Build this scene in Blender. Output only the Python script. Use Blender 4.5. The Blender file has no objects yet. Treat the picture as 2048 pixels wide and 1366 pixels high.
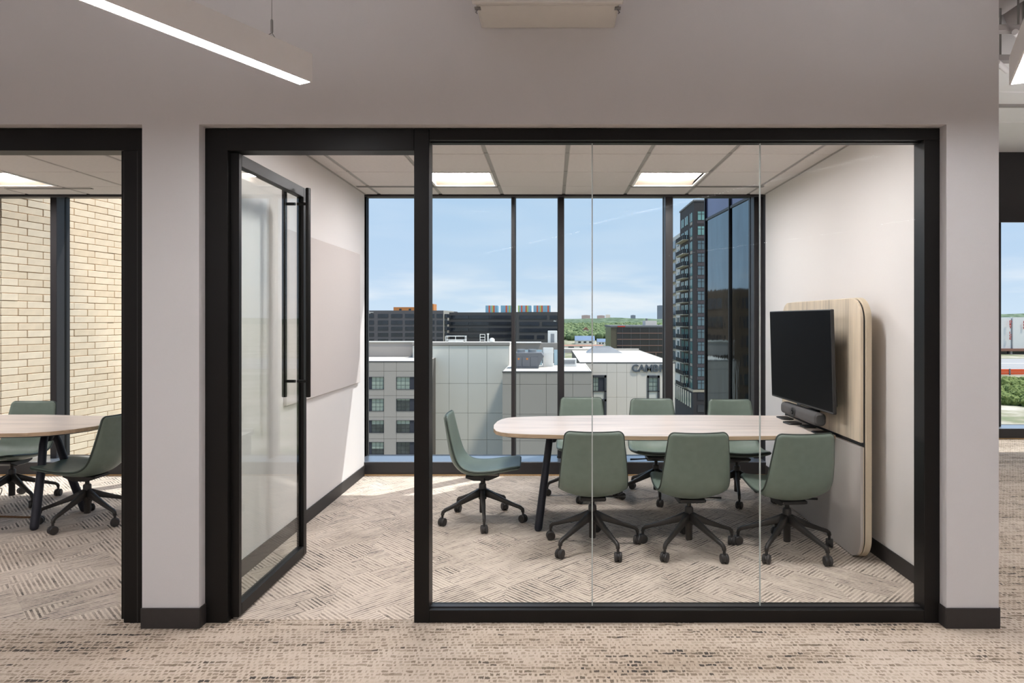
import bpy, math, random
from mathutils import Vector, Matrix

random.seed(7)
SC = bpy.context.scene
COL = SC.collection
PI = math.pi

# ------------------------------------------------------------------ camera
F = 1340.0                     # focal length in pixels of the 2048x1366 frame
VX, VY = 1104.0, 640.0         # principal vanishing point of the photograph
EYE = 1.52
cam_d = bpy.data.cameras.new('camera')
cam = bpy.data.objects.new('camera', cam_d)
COL.objects.link(cam)
cam_d.sensor_fit = 'HORIZONTAL'
cam_d.sensor_width = 36.0
cam_d.lens = 36.0 * F / 2048.0
cam_d.shift_x = -(VX - 1024.0) / 2048.0
cam_d.shift_y = (VY - 683.0) / 2048.0
cam_d.clip_start = 0.05
cam_d.clip_end = 30000
cam.location = (0, 0, EYE)
cam.rotation_euler = (PI / 2, 0, 0)
SC.camera = cam

# ------------------------------------------------------------------ view
SC.view_settings.view_transform = 'Standard'
SC.view_settings.look = 'None'
SC.view_settings.exposure = 0.0
SC.view_settings.gamma = 1.0
SC.view_settings.use_curve_mapping = False
try:
    SC.cycles.use_denoising = True
    SC.cycles.max_bounces = 8
    SC.cycles.diffuse_bounces = 4
    SC.cycles.glossy_bounces = 3
    SC.cycles.transparent_max_bounces = 16
    SC.cycles.caustics_reflective = False
    SC.cycles.caustics_refractive = False
    SC.cycles.sample_clamp_indirect = 10.0
except Exception:
    pass

# ------------------------------------------------------------------ sky and sun
def s2l(c):
    c = c / 255.0
    return c / 12.92 if c <= 0.04045 else ((c + 0.055) / 1.055) ** 2.4

def rgb(t):
    return (s2l(t[0]), s2l(t[1]), s2l(t[2]), 1.0)

world = bpy.data.worlds.new('sky')
SC.world = world
world.use_nodes = True
wt = world.node_tree
wt.nodes.clear()
w_out = wt.nodes.new('ShaderNodeOutputWorld')
w_bg = wt.nodes.new('ShaderNodeBackground')
w_tc = wt.nodes.new('ShaderNodeTexCoord')
w_sep = wt.nodes.new('ShaderNodeSeparateXYZ')
w_ramp = wt.nodes.new('ShaderNodeValToRGB')
w_map = wt.nodes.new('ShaderNodeMapping')
w_noise = wt.nodes.new('ShaderNodeTexNoise')
w_cl = wt.nodes.new('ShaderNodeValToRGB')
w_band = wt.nodes.new('ShaderNodeValToRGB')
w_mul = wt.nodes.new('ShaderNodeMath')
w_mix = wt.nodes.new('ShaderNodeMix')
wt.links.new(w_tc.outputs['Generated'], w_sep.inputs[0])
wt.links.new(w_sep.outputs['Z'], w_ramp.inputs[0])
e = w_ramp.color_ramp.elements
e[0].position = 0.0; e[0].color = rgb((206, 222, 238))
e[1].position = 1.0; e[1].color = rgb((134, 174, 224))
n1 = e.new(0.07); n1.color = rgb((190, 211, 234))
n2 = e.new(0.25); n2.color = rgb((172, 201, 231))
w_map.inputs['Scale'].default_value = (1.0, 1.0, 5.5)
wt.links.new(w_tc.outputs['Generated'], w_map.inputs[0])
wt.links.new(w_map.outputs[0], w_noise.inputs['Vector'])
w_noise.inputs['Scale'].default_value = 5.0
w_noise.inputs['Detail'].default_value = 7.0
w_cl.color_ramp.elements[0].position = 0.44
w_cl.color_ramp.elements[1].position = 0.64
wt.links.new(w_noise.outputs['Fac'], w_cl.inputs[0])
be = w_band.color_ramp.elements
be[0].position = 0.0; be[0].color = (0.9, 0.9, 0.9, 1)
be[1].position = 1.0; be[1].color = (0.12, 0.12, 0.12, 1)
b1 = be.new(0.05); b1.color = (0.75, 0.75, 0.75, 1)
b2 = be.new(0.09); b2.color = (0.12, 0.12, 0.12, 1)
wt.links.new(w_sep.outputs['Z'], w_band.inputs[0])
w_mul.operation = 'MULTIPLY'
wt.links.new(w_cl.outputs[0], w_mul.inputs[0])
wt.links.new(w_band.outputs[0], w_mul.inputs[1])
w_mix.data_type = 'RGBA'
wt.links.new(w_mul.outputs[0], w_mix.inputs[0])
wt.links.new(w_ramp.outputs[0], w_mix.inputs[6])
w_mix.inputs[7].default_value = rgb((236, 238, 243))
wt.links.new(w_mix.outputs[2], w_bg.inputs[0])
w_bg.inputs[1].default_value = 1.15
wt.links.new(w_bg.outputs[0], w_out.inputs[0])

sun_d = bpy.data.lights.new('sun', 'SUN')
sun = bpy.data.objects.new('sun', sun_d)
COL.objects.link(sun)
sun_d.energy = 5.0
sun_d.color = (1.0, 0.985, 0.955)
sun_d.angle = math.radians(0.6)
TO_SUN = Vector((0.45, 0.44, 1.0)).normalized()
sun.rotation_euler = TO_SUN.to_track_quat('Z', 'Y').to_euler()
sun.location = (40, 40, 90)

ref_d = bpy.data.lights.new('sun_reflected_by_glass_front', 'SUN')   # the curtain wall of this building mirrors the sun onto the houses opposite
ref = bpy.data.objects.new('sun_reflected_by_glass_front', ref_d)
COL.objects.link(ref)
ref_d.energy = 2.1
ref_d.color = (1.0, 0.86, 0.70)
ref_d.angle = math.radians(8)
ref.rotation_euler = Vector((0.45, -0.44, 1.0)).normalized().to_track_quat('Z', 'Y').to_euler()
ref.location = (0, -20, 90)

TROFFER_POWER = 84.0     # radiance of the troffer lenses
PENDANT_POWER = 46.0      # radiance of the pendant lenses

# ------------------------------------------------------------------ helpers
def P(px, py, Y):
    """the point of the place seen at that pixel of the photograph, Y metres ahead"""
    return Vector(((px - VX) / F * Y, Y, EYE - (py - VY) / F * Y))

def XX(px, Y): return (px - VX) / F * Y
def ZZ(py, Y): return EYE - (py - VY) / F * Y


class MB:
    """collects geometry for one mesh"""
    def __init__(self):
        self.v = []; self.f = []; self.sm = []

    def add(self, verts, faces, smooth=False):
        o = len(self.v)
        self.v += [tuple(p) for p in verts]
        self.f += [tuple(i + o for i in q) for q in faces]
        self.sm += [smooth] * len(faces)
        return self

    def box(self, x0, x1, y0, y1, z0, z1, c=0.0):
        if x0 > x1: x0, x1 = x1, x0
        if y0 > y1: y0, y1 = y1, y0
        if z0 > z1: z0, z1 = z1, z0
        if c <= 0:
            vs = [(x0, y0, z0), (x1, y0, z0), (x1, y1, z0), (x0, y1, z0), (x0, y0, z1), (x1, y0, z1), (x1, y1, z1), (x0, y1, z1)]
            return self.add(vs, [(3, 2, 1, 0), (4, 5, 6, 7), (0, 1, 5, 4), (1, 2, 6, 5), (2, 3, 7, 6), (3, 0, 4, 7)])
        c = min(c, (x1 - x0) * .45, (y1 - y0) * .45, (z1 - z0) * .45)
        X = (x0, x1); Y = (y0, y1); Z = (z0, z1)
        vs = []; idx = {}
        for i in (0, 1):
            for j in (0, 1):
                for k in (0, 1):
                    sx = c if i == 0 else -c; sy = c if j == 0 else -c; sz = c if k == 0 else -c
                    idx[i, j, k, 0] = len(vs); vs.append((X[i], Y[j] + sy, Z[k] + sz))
                    idx[i, j, k, 1] = len(vs); vs.append((X[i] + sx, Y[j], Z[k] + sz))
                    idx[i, j, k, 2] = len(vs); vs.append((X[i] + sx, Y[j] + sy, Z[k]))
        fs = []
        for s in (0, 1):
            q = [idx[s, 0, 0, 0], idx[s, 1, 0, 0], idx[s, 1, 1, 0], idx[s, 0, 1, 0]]; fs.append(q if s else q[::-1])
            q = [idx[0, s, 0, 1], idx[1, s, 0, 1], idx[1, s, 1, 1], idx[0, s, 1, 1]]; fs.append(q[::-1] if s else q)
            q = [idx[0, 0, s, 2], idx[1, 0, s, 2], idx[1, 1, s, 2], idx[0, 1, s, 2]]; fs.append(q if s else q[::-1])
        for a in (0, 1):
            for b in (0, 1):
                fs.append([idx[a, b, 0, 0], idx[a, b, 1, 0], idx[a, b, 1, 1], idx[a, b, 0, 1]][::(1 if (a == b) else -1)][::-1])
                fs.append([idx[a, 0, b, 0], idx[a, 1, b, 0], idx[a, 1, b, 2], idx[a, 0, b, 2]][::(1 if (a == b) else -1)])
                fs.append([idx[0, a, b, 1], idx[1, a, b, 1], idx[1, a, b, 2], idx[0, a, b, 2]][::(1 if (a == b) else -1)][::-1])
        for i in (0, 1):
            for j in (0, 1):
                for k in (0, 1):
                    t = [idx[i, j, k, 0], idx[i, j, k, 1], idx[i, j, k, 2]]
                    fs.append(t if (i + j + k) % 2 else t[::-1])
        return self.add(vs, fs)

    def cyl(self, a, b, r0, r1=None, n=16, caps=True, smooth=True):
        a = Vector(a); b = Vector(b); r1 = r0 if r1 is None else r1
        d = (b - a).normalized()
        u = d.orthogonal().normalized(); w = d.cross(u)
        vs = []
        for p, r in ((a, r0), (b, r1)):
            for i in range(n):
                t = 2 * PI * i / n
                vs.append(p + (u * math.cos(t) + w * math.sin(t)) * r)
        fs = [(i, (i + 1) % n, n + (i + 1) % n, n + i) for i in range(n)]
        self.add(vs, fs, smooth)
        if caps:
            self.add(vs[:n], [tuple(range(n))[::-1]]); self.add(vs[n:], [tuple(range(n))])
        return self

    def tube(self, pts, rad, n=8, closed=False, caps=True):
        """a swept tube through pts; rad is a number or a list"""
        pts = [Vector(p) for p in pts]; m = len(pts)
        if not isinstance(rad, (list, tuple)): rad = [rad] * m
        ring = []
        up = None
        for i in range(m):
            if closed: d = pts[(i + 1) % m] - pts[i - 1]
            else: d = pts[min(i + 1, m - 1)] - pts[max(i - 1, 0)]
            if d.length < 1e-9: d = Vector((0, 0, 1))
            d.normalize()
            if up is None: up = d.orthogonal().normalized()
            up = (up - d * up.dot(d))
            up = up.normalized() if up.length > 1e-6 else d.orthogonal().normalized()
            w = d.cross(up)
            ring.append([pts[i] + (up * math.cos(2 * PI * k / n) + w * math.sin(2 * PI * k / n)) * rad[i] for k in range(n)])
        vs = [p for r in ring for p in r]
        fs = []
        for i in range(m if closed else m - 1):
            j = (i + 1) % m
            for k in range(n):
                fs.append((i * n + k, i * n + (k + 1) % n, j * n + (k + 1) % n, j * n + k))
        self.add(vs, fs, True)
        if caps and not closed:
            self.add(ring[0], [tuple(range(n))[::-1]]); self.add(ring[-1], [tuple(range(n))])
        return self

    def prism(self, poly, axis, a, b, c=0.0):
        """extrude a polygon (2-D points) along axis from a to b; c chamfers both rims"""
        def mk(p, t):
            if axis == 'x': return (t, p[0], p[1])
            if axis == 'y': return (p[0], t, p[1])
            return (p[0], p[1], t)
        n = len(poly)
        if c > 0:
            cx = sum(p[0] for p in poly) / n; cy = sum(p[1] for p in poly) / n
            inn = inset(poly, c)
            rows = [(inn, a), (poly, a + math.copysign(c, b - a)), (poly, b - math.copysign(c, b - a)), (inn, b)]
        else:
            rows = [(poly, a), (poly, b)]
        vs = [mk(p, t) for r, t in rows for p in r]
        fs = []
        for k in range(len(rows) - 1):
            for i in range(n):
                fs.append((k * n + i, k * n + (i + 1) % n, (k + 1) * n + (i + 1) % n, (k + 1) * n + i))
        fs.append(tuple(range(n))[::-1]); fs.append(tuple((len(rows) - 1) * n + i for i in range(n)))
        return self.add(vs, fs)

    def build(self, name, mat, parent=None, **props):
        me = bpy.data.meshes.new(name)
        me.from_pydata(self.v, [], self.f)
        me.polygons.foreach_set('use_smooth', self.sm)
        me.update()
        fix_normals(me)
        o = bpy.data.objects.new(name, me)
        me.materials.append(mat)
        COL.objects.link(o)
        if parent is not None: o.parent = parent
        for k, v in props.items(): o[k] = v
        return o


import bmesh
def fix_normals(me):
    bm = bmesh.new(); bm.from_mesh(me)
    bmesh.ops.recalc_face_normals(bm, faces=bm.faces)
    bm.to_mesh(me); bm.free()


def inset(poly, d):
    n = len(poly); out = []
    area = sum(poly[i][0] * poly[(i + 1) % n][1] - poly[(i + 1) % n][0] * poly[i][1] for i in range(n))
    s = 1 if area > 0 else -1
    for i in range(n):
        p0 = Vector(poly[i - 1]); p1 = Vector(poly[i]); p2 = Vector(poly[(i + 1) % n])
        e1 = (p1 - p0).normalized(); e2 = (p2 - p1).normalized()
        n1 = Vector((-e1.y, e1.x)) * s; n2 = Vector((-e2.y, e2.x)) * s
        b = (n1 + n2)
        b = b / max(b.length_squared, .2) * 2 if b.length > 1e-6 else n1
        out.append(tuple(p1 + b * d))
    return out


def rrect(x0, x1, y0, y1, r, n=8):
    pts = []
    for cx, cy, a in ((x1 - r, y0 + r, -90), (x1 - r, y1 - r, 0), (x0 + r, y1 - r, 90), (x0 + r, y0 + r, 180)):
        for i in range(n + 1):
            t = math.radians(a + 90 * i / n)
            pts.append((cx + r * math.cos(t), cy + r * math.sin(t)))
    return pts


def bx(name, mat, parent, x0, x1, y0, y1, z0, z1, c=0.0, **k):
    return MB().box(x0, x1, y0, y1, z0, z1, c).build(name, mat, parent, **k)


def tag(o, label=None, cat=None, group=None, kind=None):
    if label: o['label'] = label
    if cat: o['category'] = cat
    if group: o['group'] = group
    if kind: o['kind'] = kind
    return o


def empty(name, loc=(0, 0, 0), rz=0.0, label=None, cat=None, group=None, kind=None):
    o = bpy.data.objects.new(name, None)
    o.empty_display_size = 0.05
    COL.objects.link(o)
    o.location = loc; o.rotation_euler = (0, 0, rz)
    return tag(o, label, cat, group, kind)


def copy_tree(o, parent=None):
    c = o.copy(); COL.objects.link(c); c.parent = parent
    for ch in [x for x in bpy.data.objects if x.parent is o]:
        copy_tree(ch, c)
    return c


# ------------------------------------------------------------------ materials
class NT:
    """short-hand for building a procedural shader"""
    def __init__(self, name):
        self.m = bpy.data.materials.new(name); self.m.use_nodes = True
        self.t = self.m.node_tree
        self.b = self.t.nodes['Principled BSDF']
        self.tc = None
    def node(self, typ, **k):
        n = self.t.nodes.new(typ)
        for a, v in k.items(): setattr(n, a, v)
        return n
    def link(self, a, b): self.t.links.new(a, b)
    def obj(self):
        if self.tc is None: self.tc = self.node('ShaderNodeTexCoord')
        return self.tc.outputs['Object']
    def pos(self):
        return self.node('ShaderNodeNewGeometry').outputs['Position']
    def math(self, op, a, b=None, c=None):
        n = self.node('ShaderNodeMath', operation=op)
        for i, x in enumerate((a, b, c)):
            if x is None: continue
            if isinstance(x, (int, float)): n.inputs[i].default_value = x
            else: self.link(x, n.inputs[i])
        return n.outputs[0]
    def xyz(self, v):
        n = self.node('ShaderNodeSeparateXYZ'); self.link(v, n.inputs[0]); return n.outputs
    def comb(self, x, y, z=0.0):
        n = self.node('ShaderNodeCombineXYZ')
        for i, q in enumerate((x, y, z)):
            if isinstance(q, (int, float)): n.inputs[i].default_value = q
            else: self.link(q, n.inputs[i])
        return n.outputs[0]
    def scale(self, v, s):
        n = self.node('ShaderNodeMapping'); self.link(v, n.inputs[0]); n.inputs['Scale'].default_value = s
        return n.outputs[0]
    def noise(self, v, scale, detail=2.0, rough=0.5):
        n = self.node('ShaderNodeTexNoise'); self.link(v, n.inputs['Vector'])
        n.inputs['Scale'].default_value = scale; n.inputs['Detail'].default_value = detail; n.inputs['Roughness'].default_value = rough
        return n.outputs['Fac']
    def white(self, v):
        n = self.node('ShaderNodeTexWhiteNoise', noise_dimensions='3D'); self.link(v, n.inputs['Vector'])
        return n.outputs['Value']
    def ramp(self, f, stops, interp='LINEAR'):
        n = self.node('ShaderNodeValToRGB'); n.color_ramp.interpolation = interp
        el = n.color_ramp.elements
        el[0].position, el[0].color = stops[0][0], stops[0][1]
        el[1].position, el[1].color = stops[-1][0], stops[-1][1]
        for p, c in stops[1:-1]:
            x = el.new(p); x.color = c
        self.link(f, n.inputs[0]); return n.outputs[0]
    def mix(self, f, a, b, blend='MIX'):
        n = self.node('ShaderNodeMix', data_type='RGBA', blend_type=blend)
        for i, q in ((0, f), (6, a), (7, b)):
            if isinstance(q, (int, float)): n.inputs[i].default_value = q
            elif isinstance(q, tuple): n.inputs[i].default_value = q
            else: self.link(q, n.inputs[i])
        return n.outputs[2]
    def bump(self, h, dist=0.002, strength=0.5):
        n = self.node('ShaderNodeBump'); n.inputs['Distance'].default_value = dist; n.inputs['Strength'].default_value = strength
        self.link(h, n.inputs['Height']); self.link(n.outputs[0], self.b.inputs['Normal'])
    def out(self, color=None, rough=None, metal=None, spec=None):
        if color is not None:
            if isinstance(color, tuple): self.b.inputs['Base Color'].default_value = color
            else: self.link(color, self.b.inputs['Base Color'])
        if rough is not None: self.b.inputs['Roughness'].default_value = rough
        if metal is not None: self.b.inputs['Metallic'].default_value = metal
        if spec is not None: self.b.inputs['Specular IOR Level'].default_value = spec
        return self.m


def paint(name, c, rough=0.6, var=0.06, scale=3.0, metal=0.0, spec=0.5, bump=0.0, bscale=300.0):
    """plain colour with a slight uneven tone and optional fine relief"""
    t = NT(name)
    base = rgb(c)
    dk = tuple(x * (1 - var) for x in base[:3]) + (1,)
    lt = tuple(min(1, x * (1 + var)) for x in base[:3]) + (1,)
    col = t.ramp(t.noise(t.obj(), scale, 3.0), [(0.3, dk), (0.7, lt)])
    if bump > 0: t.bump(t.noise(t.obj(), bscale, 2.0), bump, 0.6)
    return t.out(col, rough, metal, spec)


def glow(name, c, power):
    t = NT(name)
    t.b.inputs['Base Color'].default_value = (0.8, 0.8, 0.8, 1)
    t.b.inputs['Emission Color'].default_value = rgb(c)
    t.b.inputs['Emission Strength'].default_value = power
    return t.m


def glass(name, tint=(0.965, 0.985, 0.975), ior=1.45, gl=1.0):
    m = bpy.data.materials.new(name); m.use_nodes = True
    nt = m.node_tree; nt.nodes.clear()
    o = nt.nodes.new('ShaderNodeOutputMaterial'); mx = nt.nodes.new('ShaderNodeMixShader')
    tr = nt.nodes.new('ShaderNodeBsdfTransparent'); g = nt.nodes.new('ShaderNodeBsdfGlossy')
    fr = nt.nodes.new('ShaderNodeFresnel')
    ge_ = nt.nodes.new('ShaderNodeNewGeometry'); mr = nt.nodes.new('ShaderNodeMapRange')   # same reflectance on both faces of the thin pane
    mr.inputs['To Min'].default_value = ior; mr.inputs['To Max'].default_value = 1.0 / ior
    nt.links.new(ge_.outputs['Backfacing'], mr.inputs[0]); nt.links.new(mr.outputs[0], fr.inputs[0])
    mm = nt.nodes.new('ShaderNodeMath'); mm.operation = 'MULTIPLY'; mm.inputs[1].default_value = gl
    tr.inputs[0].default_value = (*tint, 1); g.inputs[0].default_value = (1, 1, 1, 1); g.inputs['Roughness'].default_value = 0.0
    nt.links.new(fr.outputs[0], mm.inputs[0]); nt.links.new(mm.outputs[0], mx.inputs[0])
    nt.links.new(tr.outputs[0], mx.inputs[1]); nt.links.new(g.outputs[0], mx.inputs[2]); nt.links.new(mx.outputs[0], o.inputs[0])
    return m


M = {}
M['wall'] = paint('painted_wall', (212, 209, 210), 0.75, 0.015, 1.5, bump=0.0006, bscale=260)
M['wall_room'] = paint('painted_room_wall', (226, 221, 218), 0.72, 0.012, 1.5, bump=0.0006, bscale=260)
M['tile'] = paint('ceiling_tile', (214, 207, 204), 0.9, 0.03, 40, bump=0.0008, bscale=500)
M['soffit'] = paint('white_soffit', (246, 245, 244), 0.6, 0.01)
M['tbar'] = paint('ceiling_grid', (160, 155, 152), 0.5, 0.02)
M['black'] = paint('black_anodised', (15, 13, 12), 0.45, 0.05, 5, metal=0.0, spec=0.3)
M['blackbase'] = paint('black_rubber_base', (48, 44, 43), 0.6, 0.06, 30)
M['mull'] = paint('dark_bronze_mullion', (42, 40, 42), 0.42, 0.05, 6, spec=0.5)
M['alu'] = paint('brushed_sill', (150, 158, 170), 0.28, 0.03, 6, metal=0.7)
M['glass'] = glass('clear_glass', (0.985, 0.992, 0.988), 1.45, 0.03)
M['glass_door'] = glass('door_glass', (0.95, 0.97, 0.958), 1.5, 0.6)
M['glass_win'] = glass('window_glass', (0.95, 0.97, 0.975), 1.45, 0.012)
M['glass_edge'] = paint('glass_joint', (186, 192, 190), 0.25, 0.03, 20)
M['leather'] = paint('sage_leather', (116, 130, 120), 0.42, 0.05, 25, spec=0.5, bump=0.0005, bscale=700)
M['piping'] = paint('dark_sage_piping', (52, 62, 56), 0.5, 0.05, 30)
M['chair_metal'] = paint('charcoal_powdercoat', (58, 55, 53), 0.45, 0.06, 40, metal=0.25)
M['caster'] = paint('caster_plastic', (52, 49, 48), 0.5, 0.07, 40)
M['plastic'] = paint('black_plastic', (36, 35, 35), 0.45, 0.08, 30)
M['leg'] = paint('navy_black_leg', (38, 39, 50), 0.45, 0.06, 10, metal=0.2)
M['chrome'] = paint('satin_steel', (150, 148, 145), 0.3, 0.05, 20, metal=0.9)
M['screen'] = paint('tv_screen', (13, 13, 15), 0.42, 0.1, 2, spec=0.05)
M['bezel'] = paint('tv_bezel', (44, 43, 44), 0.4, 0.05, 20)
M['speaker'] = paint('speaker_cloth', (78, 76, 76), 0.85, 0.25, 400, bump=0.0008, bscale=900)
M['pin'] = paint('pinboard_fabric', (206, 198, 194), 0.9, 0.03, 200, bump=0.0006, bscale=900)
M['fixture'] = paint('white_powdercoat', (240, 237, 236), 0.45, 0.02, 6)
M['pan'] = paint('troffer_pan', (246, 226, 204), 0.5, 0.01, 6)
M['troffer'] = glow('troffer_lens', (250, 249, 251), TROFFER_POWER)
M['uplight'] = glow('pendant_uplight', (249, 249, 252), 20.0)  # added glow for the pendant tops, brightens the upper walls
M['pendant'] = glow('pendant_lens', (249, 249, 252), PENDANT_POWER)
M['box'] = paint('cream_metal_box', (216, 212, 207), 0.55, 0.03, 6)
M['cord_strip'] = paint('tan_floor_strip', (176, 142, 100), 0.7, 0.08, 20)
M['lamgrey'] = paint('grey_laminate', (186, 178, 172), 0.35, 0.02, 6)
M['fabric'] = paint('oat_fabric_edge', (206, 190, 166), 0.9, 0.10, 350, bump=0.0008, bscale=900)


def wood(name, c, axis, rough=0.38):
    t = NT(name)
    s = {'x': (0.9, 26, 26), 'z': (26, 26, 0.9)}[axis]
    p = t.scale(t.obj(), s)
    a = t.noise(p, 1.6, 5.0, 0.6); b = t.noise(t.scale(t.obj(), tuple(q * 0.18 if q > 5 else q * .7 for q in s)), 2.2, 2.0)
    f = t.math('ADD', t.math('MULTIPLY', a, .55), t.math('MULTIPLY', b, .45))
    b0 = rgb(c)
    dk = tuple(x * .76 for x in b0[:3]) + (1,); lt = tuple(min(1, x * 1.15) for x in b0[:3]) + (1,)
    t.bump(a, 0.0004, 0.4)
    return t.out(t.ramp(f, [(0.36, dk), (0.5, b0), (0.66, lt)]), rough, spec=0.4)

M['oak_x'] = wood('pale_oak_top', (216, 202, 192), 'x', 0.33)
M['oak_edge'] = wood('oak_edge_band', (196, 170, 142), 'x', 0.45)
M['oak_z'] = wood('pale_oak_panel', (216, 199, 176), 'z', 0.45)


def carpet_room():
    t = NT('chevron_carpet')
    x, y, _ = t.xyz(t.pos())
    k = 0.7071
    u = t.math('MULTIPLY', t.math('ADD', x, y), k); v = t.math('MULTIPLY', t.math('SUBTRACT', x, y), k)
    def cell(s, seed):
        return t.white(t.comb(t.math('FLOOR', t.math('MULTIPLY', u, 1 / s)), t.math('FLOOR', t.math('MULTIPLY', v, 1 / s)), seed))
    # zigzag columns, broken by blocks that turn the other way
    zig = t.math('GREATER_THAN', t.math('FRACT', t.math('MULTIPLY', t.math('ADD', x, 20.0), 1 / .94)), .5)
    flip = t.math('MAXIMUM', t.math('GREATER_THAN', cell(.26, 1.5), .70), t.math('GREATER_THAN', cell(.13, 7.5), .80))
    d = t.math('ABSOLUTE', t.math('SUBTRACT', zig, flip))
    nd = t.math('SUBTRACT', 1.0, d)
    al = t.math('ADD', t.math('MULTIPLY', u, d), t.math('MULTIPLY', v, nd))
    ac = t.math('ADD', t.math('MULTIPLY', v, d), t.math('MULTIPLY', u, nd))
    q = t.math('MULTIPLY', ac, 1 / 0.0225)
    row = t.math('FLOOR', q); fr = t.math('SUBTRACT', q, row)
    zone = t.noise(t.comb(x, y, 0.0), 2.6, 3.0)
    wob = t.noise(t.comb(t.math('MULTIPLY', al, 60.0), t.math('MULTIPLY', row, 7.3), 2.0), 1.0, 2.0)
    groove = t.math('LESS_THAN', t.math('ABSOLUTE', t.math('SUBTRACT', fr, 0.5)), t.math('SUBTRACT', t.math('MULTIPLY', t.math('ADD', t.math('MULTIPLY', wob, .55), t.math('MULTIPLY', zone, .45)), 0.80), 0.14))
    tone = t.noise(t.comb(t.math('MULTIPLY', al, 5.0), t.math('MULTIPLY', row, 3.7), d), 1.0, 4.0, .65)
    blk = cell(.26, 11.5)
    tuft = t.noise(t.pos(), 280.0, 2.0)
    g = t.math('ADD', t.math('MULTIPLY', tone, .75), t.math('ADD', t.math('MULTIPLY', zone, .25), t.math('MULTIPLY', t.math('SUBTRACT', blk, .5), .10)))
    gcol = t.ramp(g, [(0.38, rgb((78, 72, 70))), (0.43, rgb((134, 122, 112))), (0.50, rgb((168, 153, 140))), (0.60, rgb((204, 189, 174)))])
    rcol = t.ramp(t.math('ADD', zone, t.math('MULTIPLY', t.math('SUBTRACT', tuft, .5), .6)), [(0.25, rgb((192, 178, 164))), (0.5, rgb((220, 206, 191))), (0.75, rgb((236, 223, 209)))])
    col = t.mix(0.14, t.mix(groove, rcol, gcol), rgb((200, 186, 172)))
    t.bump(t.math('SUBTRACT', t.math('MULTIPLY', tuft, .6), t.math('MULTIPLY', groove, .8)), 0.004, 0.6)
    return t.out(col, 0.95, spec=0.1)


def carpet_hall():
    t = NT('loop_row_carpet')
    x, y, _ = t.xyz(t.pos())
    wav = t.math('MULTIPLY', t.math('SUBTRACT', t.noise(t.comb(t.math('MULTIPLY', x, 22.0), t.math('MULTIPLY', y, 22.0), 0.0), 1.0, 2.0), .5), 0.030)
    q = t.math('MULTIPLY', t.math('ADD', y, wav), 1 / 0.026)
    row = t.math('FLOOR', q); fy = t.math('SUBTRACT', q, row)
    jit = t.math('MULTIPLY', t.noise(t.comb(t.math('MULTIPLY', x, 18.0), row, 6.0), 1.0, 1.0), 1.2)
    qx = t.math('ADD', t.math('ADD', t.math('MULTIPLY', x, 1 / 0.027), jit), t.math('MULTIPLY', row, 0.34))
    cx = t.math('FLOOR', qx); fx = t.math('SUBTRACT', qx, cx)
    rnd = t.white(t.comb(cx, row, 4.0)); rnd2 = t.white(t.comb(cx, row, 9.0))
    streak = t.noise(t.comb(t.math('MULTIPLY', x, 2.2), t.math('MULTIPLY', row, 2.3), 0.0), 1.0, 4.0, .65)
    band = t.noise(t.comb(t.math('MULTIPLY', x, .8), t.math('MULTIPLY', y, 4.0), 3.0), 1.0, 3.0)
    tuft = t.noise(t.pos(), 190.0, 3.0)
    lenx = t.math('SUBTRACT', t.math('ADD', .30, t.math('ADD', t.math('MULTIPLY', tuft, .30), t.math('MULTIPLY', rnd2, .42))), t.math('MULTIPLY', streak, .95))
    dash = t.math('MULTIPLY', t.math('LESS_THAN', t.math('ABSOLUTE', t.math('SUBTRACT', fx, .5)), t.math('ADD', lenx, .12)),
                  t.math('LESS_THAN', t.math('ABSOLUTE', t.math('SUBTRACT', fy, .5)), t.math('ADD', t.math('MULTIPLY', tuft, .62), t.math('SUBTRACT', .12, t.math('MULTIPLY', streak, .25)))))
    tone = t.math('ADD', t.math('MULTIPLY', streak, .60), t.math('ADD', t.math('MULTIPLY', rnd, .12), t.math('MULTIPLY', band, .32)))
    dcol = t.ramp(tone, [(0.40, rgb((84, 77, 71))), (0.455, rgb((146, 129, 111))), (0.53, rgb((180, 161, 141))), (0.62, rgb((206, 188, 168)))])
    lcol = t.ramp(t.math('ADD', t.math('MULTIPLY', band, .7), t.math('MULTIPLY', tuft, .4)), [(0.36, rgb((184, 164, 143))), (0.5, rgb((210, 191, 171))), (0.66, rgb((226, 209, 191)))])
    col = t.mix(1.0, t.mix(dash, lcol, dcol), (0.84, 0.85, 0.87, 1.0), 'MULTIPLY')
    t.bump(t.math('SUBTRACT', tuft, t.math('MULTIPLY', dash, .5)), 0.006, 0.6)
    return t.out(col, 0.95, spec=0.1)

M['carpet_room'] = carpet_room()
M['carpet_hall'] = carpet_hall()

# ------------------------------------------------------------------ main measures
YW = 3.305            # corridor face of the partition wall
YF = 3.361            # front face of the black glazing frame
YB = 3.475            # room face of the partition wall
YWIN = 6.55           # room edge of the window curb
YGL = 6.84            # plane of the outer glass
XL, XR = -1.838, 2.092     # main room side walls
CEIL = 2.752
OX0, OX1 = -1.741, 1.946   # main opening in the wall
LX1 = -2.022               # right edge of the left room's opening
LX0 = -5.2
HEAD = 2.481
TOP = 4.3

# ------------------------------------------------------------------ setting: floors
def struct(name, o, label, cat):
    return tag(o, label, cat, None, 'structure')

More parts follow.
